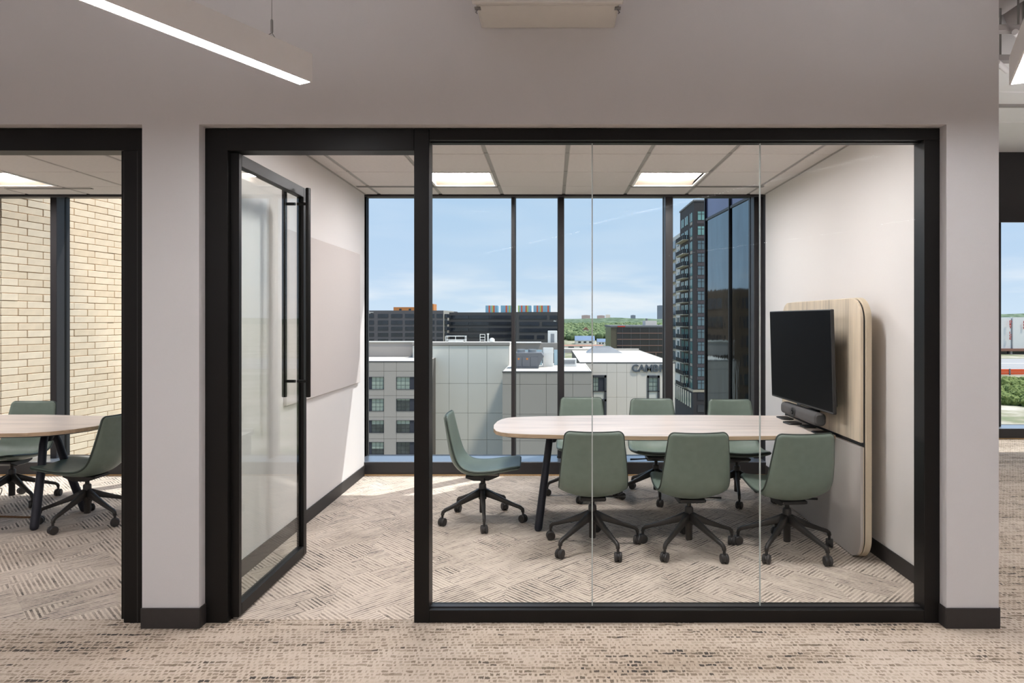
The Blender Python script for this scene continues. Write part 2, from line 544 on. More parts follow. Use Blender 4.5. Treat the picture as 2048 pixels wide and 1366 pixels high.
o = bx('floor_corridor', M['carpet_hall'], None, -9, 10, -5, 3.40, -0.12, 0.0)
struct('floor', o, 'beige corridor carpet with rows of dark looped dashes', 'carpet')
o = bx('floor_meeting_room', M['carpet_room'], None, -1.97, 2.15, 3.40, 6.95, -0.12, 0.0)
struct('floor', o, 'cream chevron carpet under the long meeting table with seven chairs', 'carpet')
o = bx('floor_left_room', M['carpet_room'], None, -9, -1.97, 3.40, 6.95, -0.12, 0.0)
struct('floor', o, 'cream chevron carpet in the left room in front of the brick view', 'carpet')
o = bx('floor_open_office', M['carpet_hall'], None, 2.15, 10, 3.40, 8.95, -0.12, 0.0)
struct('floor', o, 'grey-beige carpet leading to the window right of the pier', 'carpet')

# ------------------------------------------------------------------ setting: walls
wf = MB()
wf.box(-9, LX0, YW, YB, 0, TOP)
wf.box(LX0, LX1, YW, YB, HEAD + .004, TOP)
wf.box(LX1, OX0, YW, YB, 0, TOP)
wf.box(OX0, OX1, YW, YB, HEAD + .004, TOP)
wf.box(OX1, 2.204, YW, YB, 0, TOP)
struct('', wf.build('wall_front', M['wall']), 'warm grey painted corridor wall around both glazed openings', 'wall')
o = bx('wall_left', M['wall_room'], None, XL - .12, XL, YB, 6.565, 0, TOP)
struct('', o, 'white side wall of the meeting room carrying the pinboard', 'wall')
o = bx('wall_right', M['wall_room'], None, XR, 2.204, YB, 6.565, 0, TOP)
struct('', o, 'bright white side wall behind the media panel', 'wall')
o = bx('wall_back', M['wall'], None, -9, 10, -5.15, -5, 0, TOP)
struct('', o, 'grey corridor wall behind the viewer', 'wall')
o = bx('wall_far_left', M['wall'], None, -9.15, -9, -5.15, 6.95, 0, TOP)
struct('', o, 'grey end wall of the left room and corridor', 'wall')
o = bx('wall_far_right', M['wall'], None, 10, 10.15, -5.15, 8.95, 0, TOP)
struct('', o, 'grey end wall of the open office', 'wall')

# baseboards: corridor piers and room side walls
def baseboard(name, segs, label):
    m = MB()
    for s in segs: m.box(*s, 0, .101, .002)
    return struct('', m.build(name, M['blackbase']), label, 'baseboard')
baseboard('baseboard_pier', [(LX1 - .003, OX0 + .008, YW - .009, YW), (OX0, OX0 + .008, YW, YF - .001)], 'black baseboard wrapping the pier between the two openings')
baseboard('baseboard_right_pier', [(OX1 - .008, 2.206, YW - .009, YW), (OX1 - .008, OX1, YW, YF - .001)], 'black baseboard wrapping the pier right of the glass wall')
baseboard('baseboard_left', [(XL, XL + .009, YB, YWIN)], 'dark baseboard along the wall under the pinboard')
baseboard('baseboard_right', [(XR - .009, XR, YB, YWIN)], 'dark baseboard along the wall under and beside the media panel')
baseboard('baseboard_end', [(2.204, 2.213, YW, 6.9)], 'dark baseboard on the open office side of the wall')

# ------------------------------------------------------------------ setting: ceilings
def tile_ceiling(name, label, xs, ys, x0, x1, y0, y1, lights, z=CEIL):
    root = empty(name, (0, 0, 0), label=label, cat='ceiling', kind='structure')
    bx('backing', M['tile'], root, x0, x1, y0, y1, z + .085, z + .11)
    xe = [x0] + [q for q in xs if x0 + .02 < q < x1 - .02] + [x1]
    ye = [y0] + [q for q in ys if y0 + .02 < q < y1 - .02] + [y1]
    shared = {}
    for i in range(len(xe) - 1):
        for j in range(len(ye) - 1):
            ca, cb = (xe[i] + xe[i + 1]) / 2, (ye[j] + ye[j + 1]) / 2
            if any(abs(ca - l[0]) < .05 and abs(cb - l[1]) < .05 for l in lights): continue
            w = round(xe[i + 1] - xe[i] - .030, 4); d = round(ye[j + 1] - ye[j] - .009, 4)
            if (w, d) not in shared:
                t = MB().box(-w / 2, w / 2, -d / 2, d / 2, -.001, .03, .004).build('ceiling_tile', M['tile'], root)
                shared[w, d] = t.data
            else:
                t = bpy.data.objects.new('ceiling_tile', shared[w, d]); COL.objects.link(t); t.parent = root
            t.location = (ca, cb, z)
    for q in xe[1:-1]: bx('grid_runner', M['tbar'], root, q - .016, q + .016, y0, y1, z + .006, z + .03)
    for q in ye[1:-1]: bx('grid_cross_tee', M['tbar'], root, x0, x1, q - .008, q + .008, z + .003, z + .029)
    for xw in (x0, x1):
        bx('wall_angle', M['tbar'], root, xw, xw + (.02 if xw == x0 else -.02), y0, y1, z - .003, z + .02)
    return root

S = .603
rows = [6.176 - S * i for i in range(5)][::-1]
main_x = [.114 + S * i for i in range(-3, 4)]
left_x = [-4.54 + S * i for i in range(-8, 5)]
TR_MAIN = [(-.7905, 5.8765), (1.0185, 5.8765), (-.7905, 4.0675), (1.0185, 4.0675)]
TR_LEFT = [(-4.8415, 5.8765), (-6.6505, 5.8765), (-4.8415, 4.0675)]
tile_ceiling('ceiling_meeting_room', 'suspended white tile ceiling above the long meeting table', main_x, rows, XL, XR, YB, YWIN + .02, TR_MAIN)
tile_ceiling('ceiling_left_room', 'suspended white tile ceiling of the left room', left_x, rows, -9, XL - .12, YB, YWIN + .02, TR_LEFT)
o = bx('ceiling_deck', M['wall'], None, -9.15, 10.15, -5.15, 6.98, TOP, TOP + .3)
struct('', o, 'painted deck ceiling high above the corridor', 'ceiling')
o = bx('ceiling_deck_open_office', M['wall'], None, 2.204, 10.15, 6.98, 8.95, TOP, TOP + .3)
struct('', o, 'painted deck above the open office window bay', 'ceiling')

# dropped white soffit with seams in the open office
cs = empty('ceiling_open_office', label='white dropped soffit with seams above the far right window', cat='ceiling', kind='structure')
for a, b in ((5.54, 6.31), (6.33, 6.68), (6.70, 7.27), (7.29, 8.60)):
    bx('soffit_panel', M['soffit'], cs, 2.21, 9.9, a, b, 3.67, 3.74, .008)
bx('soffit_backing', M['tbar'], cs, 2.21, 9.9, 5.56, 8.6, 3.74, 3.78)
bx('soffit_fascia', M['soffit'], cs, 2.21, 9.9, 5.50, 5.54, 3.67, 4.28)
bx('seam_bar', M['tbar'], cs, 2.21, 9.9, 6.67, 6.71, 3.645, 3.67)

# ------------------------------------------------------------------ troffers and slot diffusers
def make_troffer():
    root = empty('ceiling_light')
    w = .288
    fr = MB()
    for a, b, c, d in ((-w, w, -w, -w + .022), (-w, w, w - .022, w), (-w, -w + .022, -w + .022, w - .022), (w - .022, w, -w + .022, w - .022)):
        fr.box(a, b, c, d, -.004, .03, .002)
    fr.build('frame', M['fixture'], root)
    pan = MB(); i, h, dz = w - .022, .10, .055
    vs = [(-i, -i, .004), (i, -i, .004), (i, i, .004), (-i, i, .004), (-i, -h, dz), (i, -h, dz), (i, h, dz), (-i, h, dz)]
    pan.add(vs, [(0, 1, 5, 4), (3, 7, 6, 2), (0, 4, 7, 3), (1, 2, 6, 5), (4, 5, 6, 7)])
    pan.build('pan', M['pan'], root)
    ln = MB()
    n = 10
    arc = [(-.095 + .19 * k / n, .05 - .022 * math.sin(PI * k / n)) for k in range(n + 1)]
    ln.prism([(a, b) for a, b in arc] + [(.095, .053), (-.095, .053)], 'x', -i + .02, i - .02)
    ln.build('lens', M['troffer'], root)
    return root

tro = make_troffer()
TL = ['square recessed ceiling light nearest the window above the table\'s rounded end', 'square recessed ceiling light above the middle of the table by the window',
      'square recessed ceiling light near the glass door of the meeting room', 'square recessed ceiling light behind the glass wall header',
      'bright square ceiling light in the left room near the brick view', 'square ceiling light at the far left of the left room', 'square ceiling light above the left room doorway']
for i, (x, y) in enumerate(TR_MAIN + TR_LEFT):
    c = tro if i == 0 else copy_tree(tro)
    c.location = (x, y, CEIL); tag(c, TL[i], 'ceiling light', 'recessed square ceiling lights')

def slot(x0, x1, y, label):
    r = empty('slot_diffuser', ((x0 + x1) / 2, y, CEIL), label=label, cat='air vent', group='linear slot diffusers along the windows')
    h = (x1 - x0) / 2
    bx('slot', M['plastic'], r, -h, h, -.012, .012, -.006, .002)
    bx('flange', M['tbar'], r, -h, h, -.026, -.013, -.006, .002); bx('flange', M['tbar'], r, -h, h, .013, .026, -.006, .002)
slot(-1.80, -.50, 6.176, 'dark linear air slot beside the ceiling light near the pinboard wall')
slot(.73, 1.95, 6.176, 'dark linear air slot in the ceiling towards the media panel wall')
slot(-5.1, -4.3, 6.26, 'dark linear air slot in the left room ceiling')

# ------------------------------------------------------------------ curtain-wall windows
def window(name, label, x0, x1, muls, ycurb, ygl, ztop, head_z, panes_x, curb=.127, zbot=.127):
    r = empty(name, label=label, cat='window', kind='structure')
    bx('curb', M['mull'], r, x0, x1, ycurb, ygl + .1, -.02, curb, .003)
    bx('sill', M['alu'], r, x0, x1, ycurb + .004, ygl, curb, curb + .006)
    bx('floor_strip', M['cord_strip'], r, x0, x1, ycurb - .014, ycurb, 0, .012)
    bx('head', M['mull'], r, x0, x1, ycurb + .05, ygl + .1, head_z, ztop, .003)
    bx('head_trim', M['mull'], r, x0, x1, ycurb + .021, ycurb + .05, head_z - .047, ztop, .002)
    for a, b in muls:
        bx('mullion', M['mull'], r, a, b, ygl - .13, ygl + .06, curb + .006, head_z, .003)
        bx('mullion_gasket', M['black'], r, a - .004, b + .004, ygl - .012, ygl + .012, curb + .006, head_z)
    for a, b in panes_x:
        bx('pane', M['glass_win'], r, a, b, ygl - .006, ygl + .006, curb + .006, head_z)
    return r

Ym = YGL - .13
def mx(a, b): return (XX(a, Ym), XX(b, Ym))
mm = [(XL - .12, XX(732.5, YGL)), (XX(1022.5, Ym), XX(1030, Ym)), (XX(1116, Ym), XX(1128, Ym)), (XX(1331, Ym), XX(1346, Ym)), (XX(1508, Ym), 2.21)]
pn = [(mm[i][1], mm[i + 1][0]) for i in range(4)]
w1 = window('window_1', 'tall office window behind the meeting table with four panes and dark mullions', XL - .06, XR + .01, mm, YWIN, YGL, 2.80, ZZ(393.5, YGL), pn)
bx('jamb', M['mull'], w1, XL - .06, XX(732.5, YGL), 6.566, YGL + .1, 0, 2.80)
bx('jamb', M['mull'], w1, XR, 2.204, 6.566, YGL + .1, 0, 2.80)
bx('outer_fill', M['mull'], w1, XL - .12, XL - .06, 6.566, YGL + .1, 0, TOP)
lm = [(-9.0, -8.9), (-6.55, -6.49), (XX(100, Ym), XX(113, Ym)), (-3.3, -3.24), (-2.05, XL - .12)]
pn = [(lm[i][1], lm[i + 1][0]) for i in range(4)]
window('window_2', 'left room window looking out on a pale brick wall', -9, XL - .12, lm, YWIN, YGL, 2.80, ZZ(394, YGL), pn)
YO = 8.56
ro = [(2.204, 2.30), (4.02, 4.08), (XX(1994, YO + .16), XX(2002.5, YO + .16)), (7.6, 7.66), (9.9, 10.0)]
pn = [(ro[i][1], ro[i + 1][0]) for i in range(4)]
w3 = window('window_3', 'open office window with black header right of the pier', 2.204, 10, ro, YO, YO + .29, 3.70, ZZ(443, YO + .29), pn)

# spandrel above the windows outside
o = bx('wall_spandrel', M['mull'], None, -9.15, 2.15, YGL + .1, YGL + .2, 2.80, TOP + .3)
struct('', o, 'dark facade band above the room windows outside', 'wall')
o = bx('wall_spandrel_bay', M['mull'], None, 2.15, 10.15, YO + .39, YO + .45, 3.66, TOP + .3)
struct('', o, 'dark facade band above the open office window outside', 'wall')

# mirror-glass facade of the projecting bay, right of the meeting room window
t = NT('dark_mirror_glass')
nz = t.noise(t.scale(t.obj(), (1, 1, .35)), 5.0, 3.0)
t.bump(nz, 0.004, 0.25)
M['mirror'] = t.out(t.ramp(nz, [(.3, rgb((84, 100, 108))), (.7, rgb((98, 116, 124)))]), 0.04, 1.0)
M['mirror2'] = paint('violet_spandrel_glass', (96, 96, 132), 0.18, .08, 3, metal=0.6)
bay = empty('projecting_bay', label='dark mirrored glass bay projecting outside beside the window', cat='facade', kind='structure')
FA, FB = Vector((2.175, 6.96, 0)), Vector((2.057, 8.95, 0))
fd = (FB - FA).normalized(); fn = Vector((fd.y, -fd.x, 0))
def facade_box(name, mat, s0, s1, z0, z1, t0, t1):
    vs = []
    for z in (z0, z1):
        for s, q in ((s0, t0), (s1, t0), (s1, t1), (s0, t1)):
            p = FA + fd * s + fn * q; vs.append((p.x, p.y, z))
    return MB().add(vs, [(3, 2, 1, 0), (4, 5, 6, 7), (0, 1, 5, 4), (1, 2, 6, 5), (2, 3, 7, 6), (3, 0, 4, 7)]).build(name, mat, bay)
flen = (FB - FA).length
for a, b in ((0.0, flen - 1.0), (flen - 1.0, flen)):
    facade_box('mirror_pane', M['mirror'], a + .012, b - .012, -9, 2.84, 0, .03)
    facade_box('spandrel_pane', M['mirror2'], a + .012, b - .012, 2.87, 4.2, 0, .03)
for s in (0.0, flen - 1.0, flen):
    facade_box('facade_mullion', M['mull'], s - .012, s + .012, -9, 5.2, -.02, .04)
facade_box('facade_transom', M['mull'], 0, flen, 2.84, 2.87, -.012, .03)
facade_box('facade_coping', M['mull'], 0, flen, 4.2, 6.5, 0, .03)
facade_box('backing_wall', M['mull'], 0, flen, -9, 6.5, .03, .10)

# ------------------------------------------------------------------ glazed partition (window_4) and doors
S1 = F / YF
def fx(px): return (px - VX) / S1
def fz(py): return EYE - (py - VY) / S1
YFB = YF + .1
gw = empty('window_4', label='black framed glass partition wall with three frameless-jointed panes', cat='glass wall', kind='structure')
mu0, mu1 = fx(828), fx(858)
gx1 = fx(1849)
bx('post', M['black'], gw, mu0, mu1, YF, YFB, 0, HEAD, .002)
bx('top_rail', M['black'], gw, mu1, OX1, YF, YFB, fz(280), HEAD, .002)
bx('bottom_rail', M['black'], gw, mu1, gx1 + .001, YF + .002, YFB, 0, fz(1221), .002)
bx('end_post', M['black'], gw, gx1, OX1, YF, YFB, 0, fz(280), .002)
bx('glazing_bead', M['mull'], gw, mu1, gx1, YF + .035, YF + .065, fz(1221), fz(1221) + .005)
bx('glazing_bead', M['black'], gw, mu1, gx1, YF + .035, YF + .065, fz(280) - .005, fz(280))
ge = [mu1, fx(1184.5) * 1.013, fx(1520.5) * 1.013, gx1]
for i in range(3):
    bx('pane', M['glass'], gw, ge[i] + .0026, ge[i + 1] - .0026, YF + .044, YF + .056, fz(1221) + .005, fz(280) - .005)
for i in (1, 2):
    bx('pane_joint', M['glass_edge'], gw, ge[i] - .0026, ge[i] + .0026, YF + .0445, YF + .0555, fz(1221) + .005, fz(280) - .005)

# door frame of the meeting room and its open leaf
dr = empty('door_1', label='black framed glass door standing open into the meeting room', cat='door', kind='structure')
bx('jamb', M['black'], dr, OX0, fx(455), YF, YFB, 0, HEAD, .002)
bx('header', M['black'], dr, fx(455), mu0, YF, YFB, fz(301), HEAD, .002)
bx('door_stop', M['black'], dr, fx(455), fx(455) + .012, YF + .05, YFB, 0, fz(301))
LEN, TH = .935, .045
leaf_y0 = YF + .035
lx1 = fx(478) * (leaf_y0 / YF)
lz0, lz1 = .012, fz(301) - .004
# the open leaf runs along +Y, its hinge at the near end
RW = .062
st = bx('hinge_stile', M['black'], dr, lx1 - TH, lx1, leaf_y0, leaf_y0 + .03, lz0, lz1, .002)
bx('pivot', M['chrome'], st, lx1 - TH * .7, lx1 - TH * .3, leaf_y0 + .005, leaf_y0 + .022, .0, lz0)
bx('lock_stile', M['black'], dr, lx1 - TH, lx1, leaf_y0 + LEN - .05, leaf_y0 + LEN, lz0, lz1, .002)
bx('top_rail', M['black'], dr, lx1 - TH, lx1, leaf_y0 + .03, leaf_y0 + LEN - .05, lz1 - RW, lz1, .002)
bx('bottom_rail', M['black'], dr, lx1 - TH, lx1, leaf_y0 + .03, leaf_y0 + LEN - .05, lz0, lz0 + RW, .002)
bx('glass_pane', M['glass_door'], dr, lx1 - TH * .62, lx1 - TH * .38, leaf_y0 + .03, leaf_y0 + LEN - .05, lz0 + RW, lz1 - RW)
hy = leaf_y0 + LEN - .115
for s in (1, -1):
    xc = (lx1 + .052) if s > 0 else (lx1 - TH - .052)
    h = MB().tube([(xc, hy, 1.035), (xc, hy, 1.04), (xc, hy, 2.345), (xc, hy, 2.35)], [.0135, .0155, .0155, .0135], 16).build('pull_handle', M['black'], dr)
    for z in (1.135, 2.25):
        MB().cyl((xc, hy, z), (lx1 - TH * .38 if s > 0 else lx1 - TH * .62, hy, z), .0095, n=12).build('standoff', M['black'], h)

# left room: its door frame
dl = empty('door_2', label='black door frame of the left room, opening left of the grey pier', cat='door frame', kind='structure')
bx('jamb', M['black'], dl, fx(247), LX1, YF, YFB, 0, fz(301), .002)
bx('header', M['black'], dl, LX0, LX1, YF, YFB, fz(301), HEAD, .002)
bx('jamb_groove', M['plastic'], dl, fx(274), fx(276), YF - .0015, YF + .004, 0, fz(301))
bx('door_stop', M['black'], dl, fx(238), fx(247), YF + .018, YFB, .012, fz(301), .001)
bx('jamb', M['black'], dl, LX0, LX0 + .1, YF, YFB, 0, fz(301), .002)

# ------------------------------------------------------------------ board on the left wall
pb = bx('pinboard', M['pin'], None, XL + .001, XL + .022, 4.586, 6.345, .93, 2.145, .003)
tag(pb, 'large pale taupe pinboard on the white wall behind the door handle', 'pinboard')

# ------------------------------------------------------------------ chairs
def catmull(pts, n):
    out = []
    q = [2 * Vector(pts[0]) - Vector(pts[1])] + [Vector(p) for p in pts] + [2 * Vector(pts[-1]) - Vector(pts[-2])]
    seg = len(pts) - 1
    for k in range(n + 1):
        t = k / n * seg; i = min(int(t), seg - 1); f = t - i
        a, b, c, d = q[i], q[i + 1], q[i + 2], q[i + 3]
        out.append(.5 * ((2 * b) + (c - a) * f + (2 * a - 5 * b + 4 * c - d) * f * f + (3 * b - a - 3 * c + d) * f ** 3))
    return out

def lerp_list(L, t):
    x = t * (len(L) - 1); i = min(int(x), len(L) - 2); f = x - i
    return L[i] * (1 - f) + L[i + 1] * f

PROF = [(-.254, .812), (-.226, .680), (-.196, .560), (-.167, .484), (-.126, .438), (-.070, .416), (.000, .411), (.080, .416), (.160, .427), (.228, .436), (.284, .441)]
HALF = [.183, .192, .202, .210, .217, .221, .223, .223, .220, .214, .205]
DISH = [.016, .020, .028, .038, .046, .048, .046, .040, .032, .024, .016]

def make_chair():
    root = empty('office_chair')
    NU, NV, TH = 44, 16, .034
    c = catmull([Vector((a, 0, b)) for a, b in PROF], NU)
    fine = catmull([Vector((a, 0, b)) for a, b in PROF], 400)
    fl = [0.0]
    for i in range(400): fl.append(fl[-1] + (fine[i + 1] - fine[i]).length)
    ends = [0, .0012, .0035, .007, .0115, .017, .024, .032]
    mid = [.032 + (fl[-1] - .064) * k / 28 for k in range(1, 28)]
    pos_ = ends + mid + [fl[-1] - q for q in ends[::-1]]
    NU = len(pos_) - 1
    def at_len(q):
        i = 0
        while i < 399 and fl[i + 1] < q: i += 1
        f = (q - fl[i]) / max(1e-9, fl[i + 1] - fl[i])
        return fine[i].lerp(fine[i + 1], min(1, max(0, f)))
    c = [at_len(q) for q in pos_]
    L = [0.0]
    for i in range(NU): L.append(L[-1] + (c[i + 1] - c[i]).length)
    tot = L[-1]; R = .030
    nor = []
    for i in range(NU + 1):
        d = (c[min(i + 1, NU)] - c[max(i - 1, 0)]).normalized()
        nor.append(Vector((-d.z, 0, d.x)) if True else None)   # towards the sitter
    def pt(i, t):
        u = L[i] / tot
        h = lerp_list(HALF, u); dd = min(L[i], tot - L[i])
        if dd < R: h -= R * (1 - math.sqrt(max(0.0, 1 - ((R - dd) / R) ** 2)))
        p = c[i] + nor[i] * (lerp_list(DISH, u) * (t * t - 1))
        return Vector((p.x, h * t, p.z))
    m = MB(); W = NV + 1
    top, bot = [], []
    for i in range(NU + 1):
        for j in range(W):
            t = 2 * j / NV - 1
            edge = max(abs(t) ** 8, max(0, 1 - min(L[i], tot - L[i]) / .016) ** 2)
            k = TH / 2 * (1 - .35 * edge)
            p = pt(i, t)
            top.append(p + nor[i] * k); bot.append(p - nor[i] * k)
    n0 = len(top)
    fs = []
    for i in range(NU):
        for j in range(NV):
            a = i * W + j
            fs.append((a, a + 1, a + W + 1, a + W)); fs.append((n0 + a, n0 + a + W, n0 + a + W + 1, n0 + a + 1))
    rim = [j for j in range(W)] + [i * W + NV for i in range(1, NU + 1)] + [NU * W + j for j in range(NV - 1, -1, -1)] + [i * W for i in range(NU - 1, 0, -1)]
    for k in range(len(rim)):
        a, b = rim[k], rim[(k + 1) % len(rim)]
        fs.append((a, b, n0 + b, n0 + a))
    m.add(top + bot, fs, True)
    shell = m.build('seat_shell', M['leather'], root)
    loop = [(top[q] + bot[q]) / 2 for q in rim]
    MB().tube(loop, .0066, 8, closed=True).build('piping', M['piping'], shell)
    # mechanism under the seat
    mech = MB().prism([(-.12, .338), (-.06, .318), (.05, .318), (.13, .350), (.13, .366), (-.12, .356)], 'y', -.085, .085, .006).build('seat_plate', M['plastic'], root)
    MB().tube([(0.02, -.08, .332), (0.03, -.16, .330), (0.03, -.225, .328)], [.005, .006, .008], 8).build('lever', M['plastic'], mech)
    MB().box(-.06, .13, -.1, -.088, .362, .369).build('rail', M['chrome'], mech)
    MB().cyl((0, 0, .27), (0, 0, .322), .0145, n=16).build('gas_piston', M['chair_metal'], root)
    MB().tube([(0, 0, .062), (0, 0, .066), (0, 0, .16), (0, 0, .165), (0, 0, .274), (0, 0, .283)], [.021, .023, .023, .0305, .0275, .022], 20).build('column', M['chair_metal'], root)
    for k in range(5):
        a = 2 * PI * k / 5
        d = Vector((math.cos(a), math.sin(a), 0)); w = Vector((-d.y, d.x, 0))
        lm_ = MB(); secs = []
        for r, z, hw, hh in ((.018, .215, .019, .030), (.07, .196, .0175, .023), (.16, .160, .0145, .0165), (.25, .127, .0125, .0125), (.292, .113, .012, .012), (.309, .100, .0115, .0115), (.314, .080, .011, .011)):
            secs.append((r, z, hw, hh))
        rings = []
        for i, (r, z, hw, hh) in enumerate(secs):
            p = secs[max(i - 1, 0)]; q = secs[min(i + 1, len(secs) - 1)]
            tx, tz = q[0] - p[0], q[1] - p[1]; l = math.hypot(tx, tz); nx, nzz = -tz / l, tx / l
            if nzz < 0: nx, nzz = nx, nzz
            ring = []
            for s, t2 in ((-1, -.55), (-.7, -1), (.7, -1), (1, -.55), (1, .55), (.7, 1), (-.7, 1), (-1, .55)):
                ring.append(d * (r + nx * t2 * hh) + w * (s * hw) + Vector((0, 0, z + nzz * t2 * hh)))
            rings.append(ring)
        vs = [p for r in rings for p in r]; fs = []
        for i in range(len(rings) - 1):
            for j in range(8): fs.append((i * 8 + j, i * 8 + (j + 1) % 8, (i + 1) * 8 + (j + 1) % 8, (i + 1) * 8 + j))
        fs.append(tuple(range(8))[::-1]); fs.append(tuple(len(vs) - 8 + j for j in range(8)))
        lm_.add(vs, fs, True)
        leg = lm_.build('leg', M['chair_metal'], root)
        # twin-wheel caster, swivelled its own way
        cm = MB(); sw = a + (1.1, -.6, .5, 2.2, -1.4)[k]
        ad = Vector((math.cos(sw), math.sin(sw), 0)); o_ = d * .314 + Vector((0, 0, .030))
        for s in (-1, 1):
            cm.tube([o_ + ad * (s * .005), o_ + ad * (s * .007), o_ + ad * (s * .020), o_ + ad * (s * .0235)], [.026, .030, .030, .025], 18)
        cm.cyl(o_ + Vector((0, 0, .012)), o_ + Vector((0, 0, .052)), .009, n=10)
        cm.cyl(o_ - ad * .006, o_ + ad * .006, .024, n=14)
        cm.build('caster', M['caster'], leg)
    return root

chair0 = make_chair()
CH = [  # x, y, facing, base angle, label
    (-.527, 5.084, 1, -10, 'sage green chair at the rounded end of the table, seen from the side', 'chairs around the long meeting table'),
    (.271, 4.495, 89, -62.6, 'sage green chair on the near side of the table, closest to the glass door', 'chairs around the long meeting table'),
    (.910, 4.452, 92, -58, 'sage green chair in the middle of the near side of the table', 'chairs around the long meeting table'),
    (1.547, 4.412, 96, -59.8, 'sage green chair on the near side of the table, next to the media panel', 'chairs around the long meeting table'),
    (.268, 5.86, -90, -97, 'sage green chair behind the table, leftmost of the three by the window', 'chairs around the long meeting table'),
    (.894, 5.76, -90, -93, 'sage green chair behind the table, middle one of the three by the window', 'chairs around the long meeting table'),
    (1.573, 5.70, -91, -102, 'sage green chair behind the table, nearest the television by the window', 'chairs around the long meeting table'),
    (-4.49, 5.57, -88, -27, 'sage green chair behind the left room table in front of the brick view', 'chairs in the left room'),
    (-3.51, 5.06, 178, -95, 'sage green chair turned sideways at the end of the left room table', 'chairs in the left room'),
]
base_names = ('leg', 'caster')
for i, (x, y, th, ba, lab, grp) in enumerate(CH):
    c_ = chair0 if i == 0 else copy_tree(chair0)
    c_.location = (x, y, 0); c_.rotation_euler = (0, 0, math.radians(th))
    for ch in [q for q in bpy.data.objects if q.parent is c_ and q.name.split('.')[0] == 'leg']:
        ch.rotation_euler = (0, 0, math.radians(ba - th))
    tag(c_, lab, 'chair', grp)

# ------------------------------------------------------------------ tables
def table(poly, label, legs, beam, grp):
    cx = sum(p[0] for p in poly) / len(poly); cy = sum(p[1] for p in poly) / len(poly)
    root = empty('meeting_table', (cx, cy, 0), label=label, cat='table', group=grp)
    off = Vector((-cx, -cy, 0))
    q = [(p[0] - cx, p[1] - cy) for p in poly]
    MB().prism(q, 'z', .709, .737, .0015).build('table_top', M['oak_x'], root)
    o2 = inset(q, -.0012); n = len(q)
    m = MB(); vs = [(p[0], p[1], z) for z in (.711, .7352) for p in o2] + [(p[0], p[1], z) for z in (.711, .7352) for p in inset(q, .003)]
    m.add(vs, [(i, (i + 1) % n, n + (i + 1) % n, n + i) for i in range(n)] + [(n + i, n + (i + 1) % n, 3 * n + (i + 1) % n, 3 * n + i) for i in range(n)] + [((i + 1) % n, i, 2 * n + i, 2 * n + (i + 1) % n) for i in range(n)])
    m.build('edge_band', M['oak_edge'], root)
    u = inset(q, .045)
    MB().prism(u, 'z', .697, .7085, .004).build('under_panel', M['plastic'], root)
    x0, x1 = beam
    MB().box(x0 - cx, x1 - cx, -.12, .12, .655, .697, .006).build('under_frame', M['leg'], root)
    apex, feet = legs
    for f in feet:
        a = Vector((apex[0], apex[1], .695)) + off; b = Vector((f[0], f[1], 0.0)) + off
        a = a + Vector((b.x - a.x, b.y - a.y, 0)) * .10
        d = (b - a)
        k = a + d * .16 + Vector((0, -.012 if f[1] < apex[1] else .012, 0))
        pts = [a, a + (k - a) * .5, k, a + d * .4, a + d * .8, a + d * .97, b + Vector((0, 0, .006)), b + Vector((0, 0, .0005))]
        MB().tube(pts, [.025, .026, .0265, .0275, .029, .0285, .024, .016], 18).build('leg', M['leg'], root)
    MB().cyl(Vector((apex[0], apex[1], .60)) + off, Vector((apex[0], apex[1], .70)) + off, .03, .07, 18).build('leg_bracket', M['leg'], root)
    return root

near = [(1.929, 4.56), (1.2, 4.515), (.6, 4.52), (.2, 4.55), (-.1, 4.588), (-.22, 4.61), (-.30, 4.635), (-.355, 4.675), (-.395, 4.735), (-.422, 4.85), (-.434, 5.02)]
far = [(a, 10.04 - b) for a, b in near[:-1]][::-1]
table(near[::-1][::-1] + far, 'long pale oak meeting table with one rounded end, butted against the media panel', ((.0, 5.06), ((-.101, 4.827), (-.09, 5.40))), (-.05, 1.90), 'pale oak meeting tables')
near = [(-6.6, 4.56), (-5.2, 4.56), (-4.2, 4.575), (-3.82, 4.63), (-3.64, 4.65), (-3.52, 4.70), (-3.425, 4.806), (-3.37, 4.94), (-3.355, 5.06)]
far = [(a, 10.12 - b) for a, b in near[:-1]][::-1]
table(near + far, 'pale oak meeting table in the left room with dark slanted legs', ((-3.84, 5.10), ((-3.75, 4.85), (-3.715, 5.33))), (-6.5, -3.80), 'pale oak meeting tables')

# ------------------------------------------------------------------ media panel, television, video bar
mp = empty('media_panel', (1.96, 4.905, 0), label='tall oak and grey media panel with rounded corners against the right wall', cat='media panel')
def yz(poly): return [(a - 4.905, b) for a, b in poly]
def round_poly(y0, y1, z0, z1, r, top, bottom, n=10):
    pts = []
    def arc(cy, cz, a0):
        for i in range(n + 1):
            t = math.radians(a0 + 90 * i / n); pts.append((cy + r * math.cos(t), cz + r * math.sin(t)))
    if bottom: arc(y0 + r, z0 + r, 180); arc(y1 - r, z0 + r, 270)
    else: pts.extend([(y0, z0), (y1, z0)])
    if top: arc(y1 - r, z1 - r, 0); arc(y0 + r, z1 - r, 90)
    else: pts.extend([(y1, z1), (y0, z1)])
    return pts
PY0, PY1 = 4.19, 5.62
MB().prism(yz(round_poly(PY0, PY1, .752, 1.66, .14, True, False)), 'x', -.030, -.012, .0015).build('oak_panel', M['oak_z'], mp)
MB().prism(yz(round_poly(PY0, PY1, .006, .722, .14, False, True)), 'x', -.030, -.012, .0015).build('grey_panel', M['lamgrey'], mp)
MB().prism(yz(round_poly(PY0, PY1, .006, .722, .14, False, True)), 'x', -.0118, -.008).build('oak_panel_edge', M['oak_z'], mp)
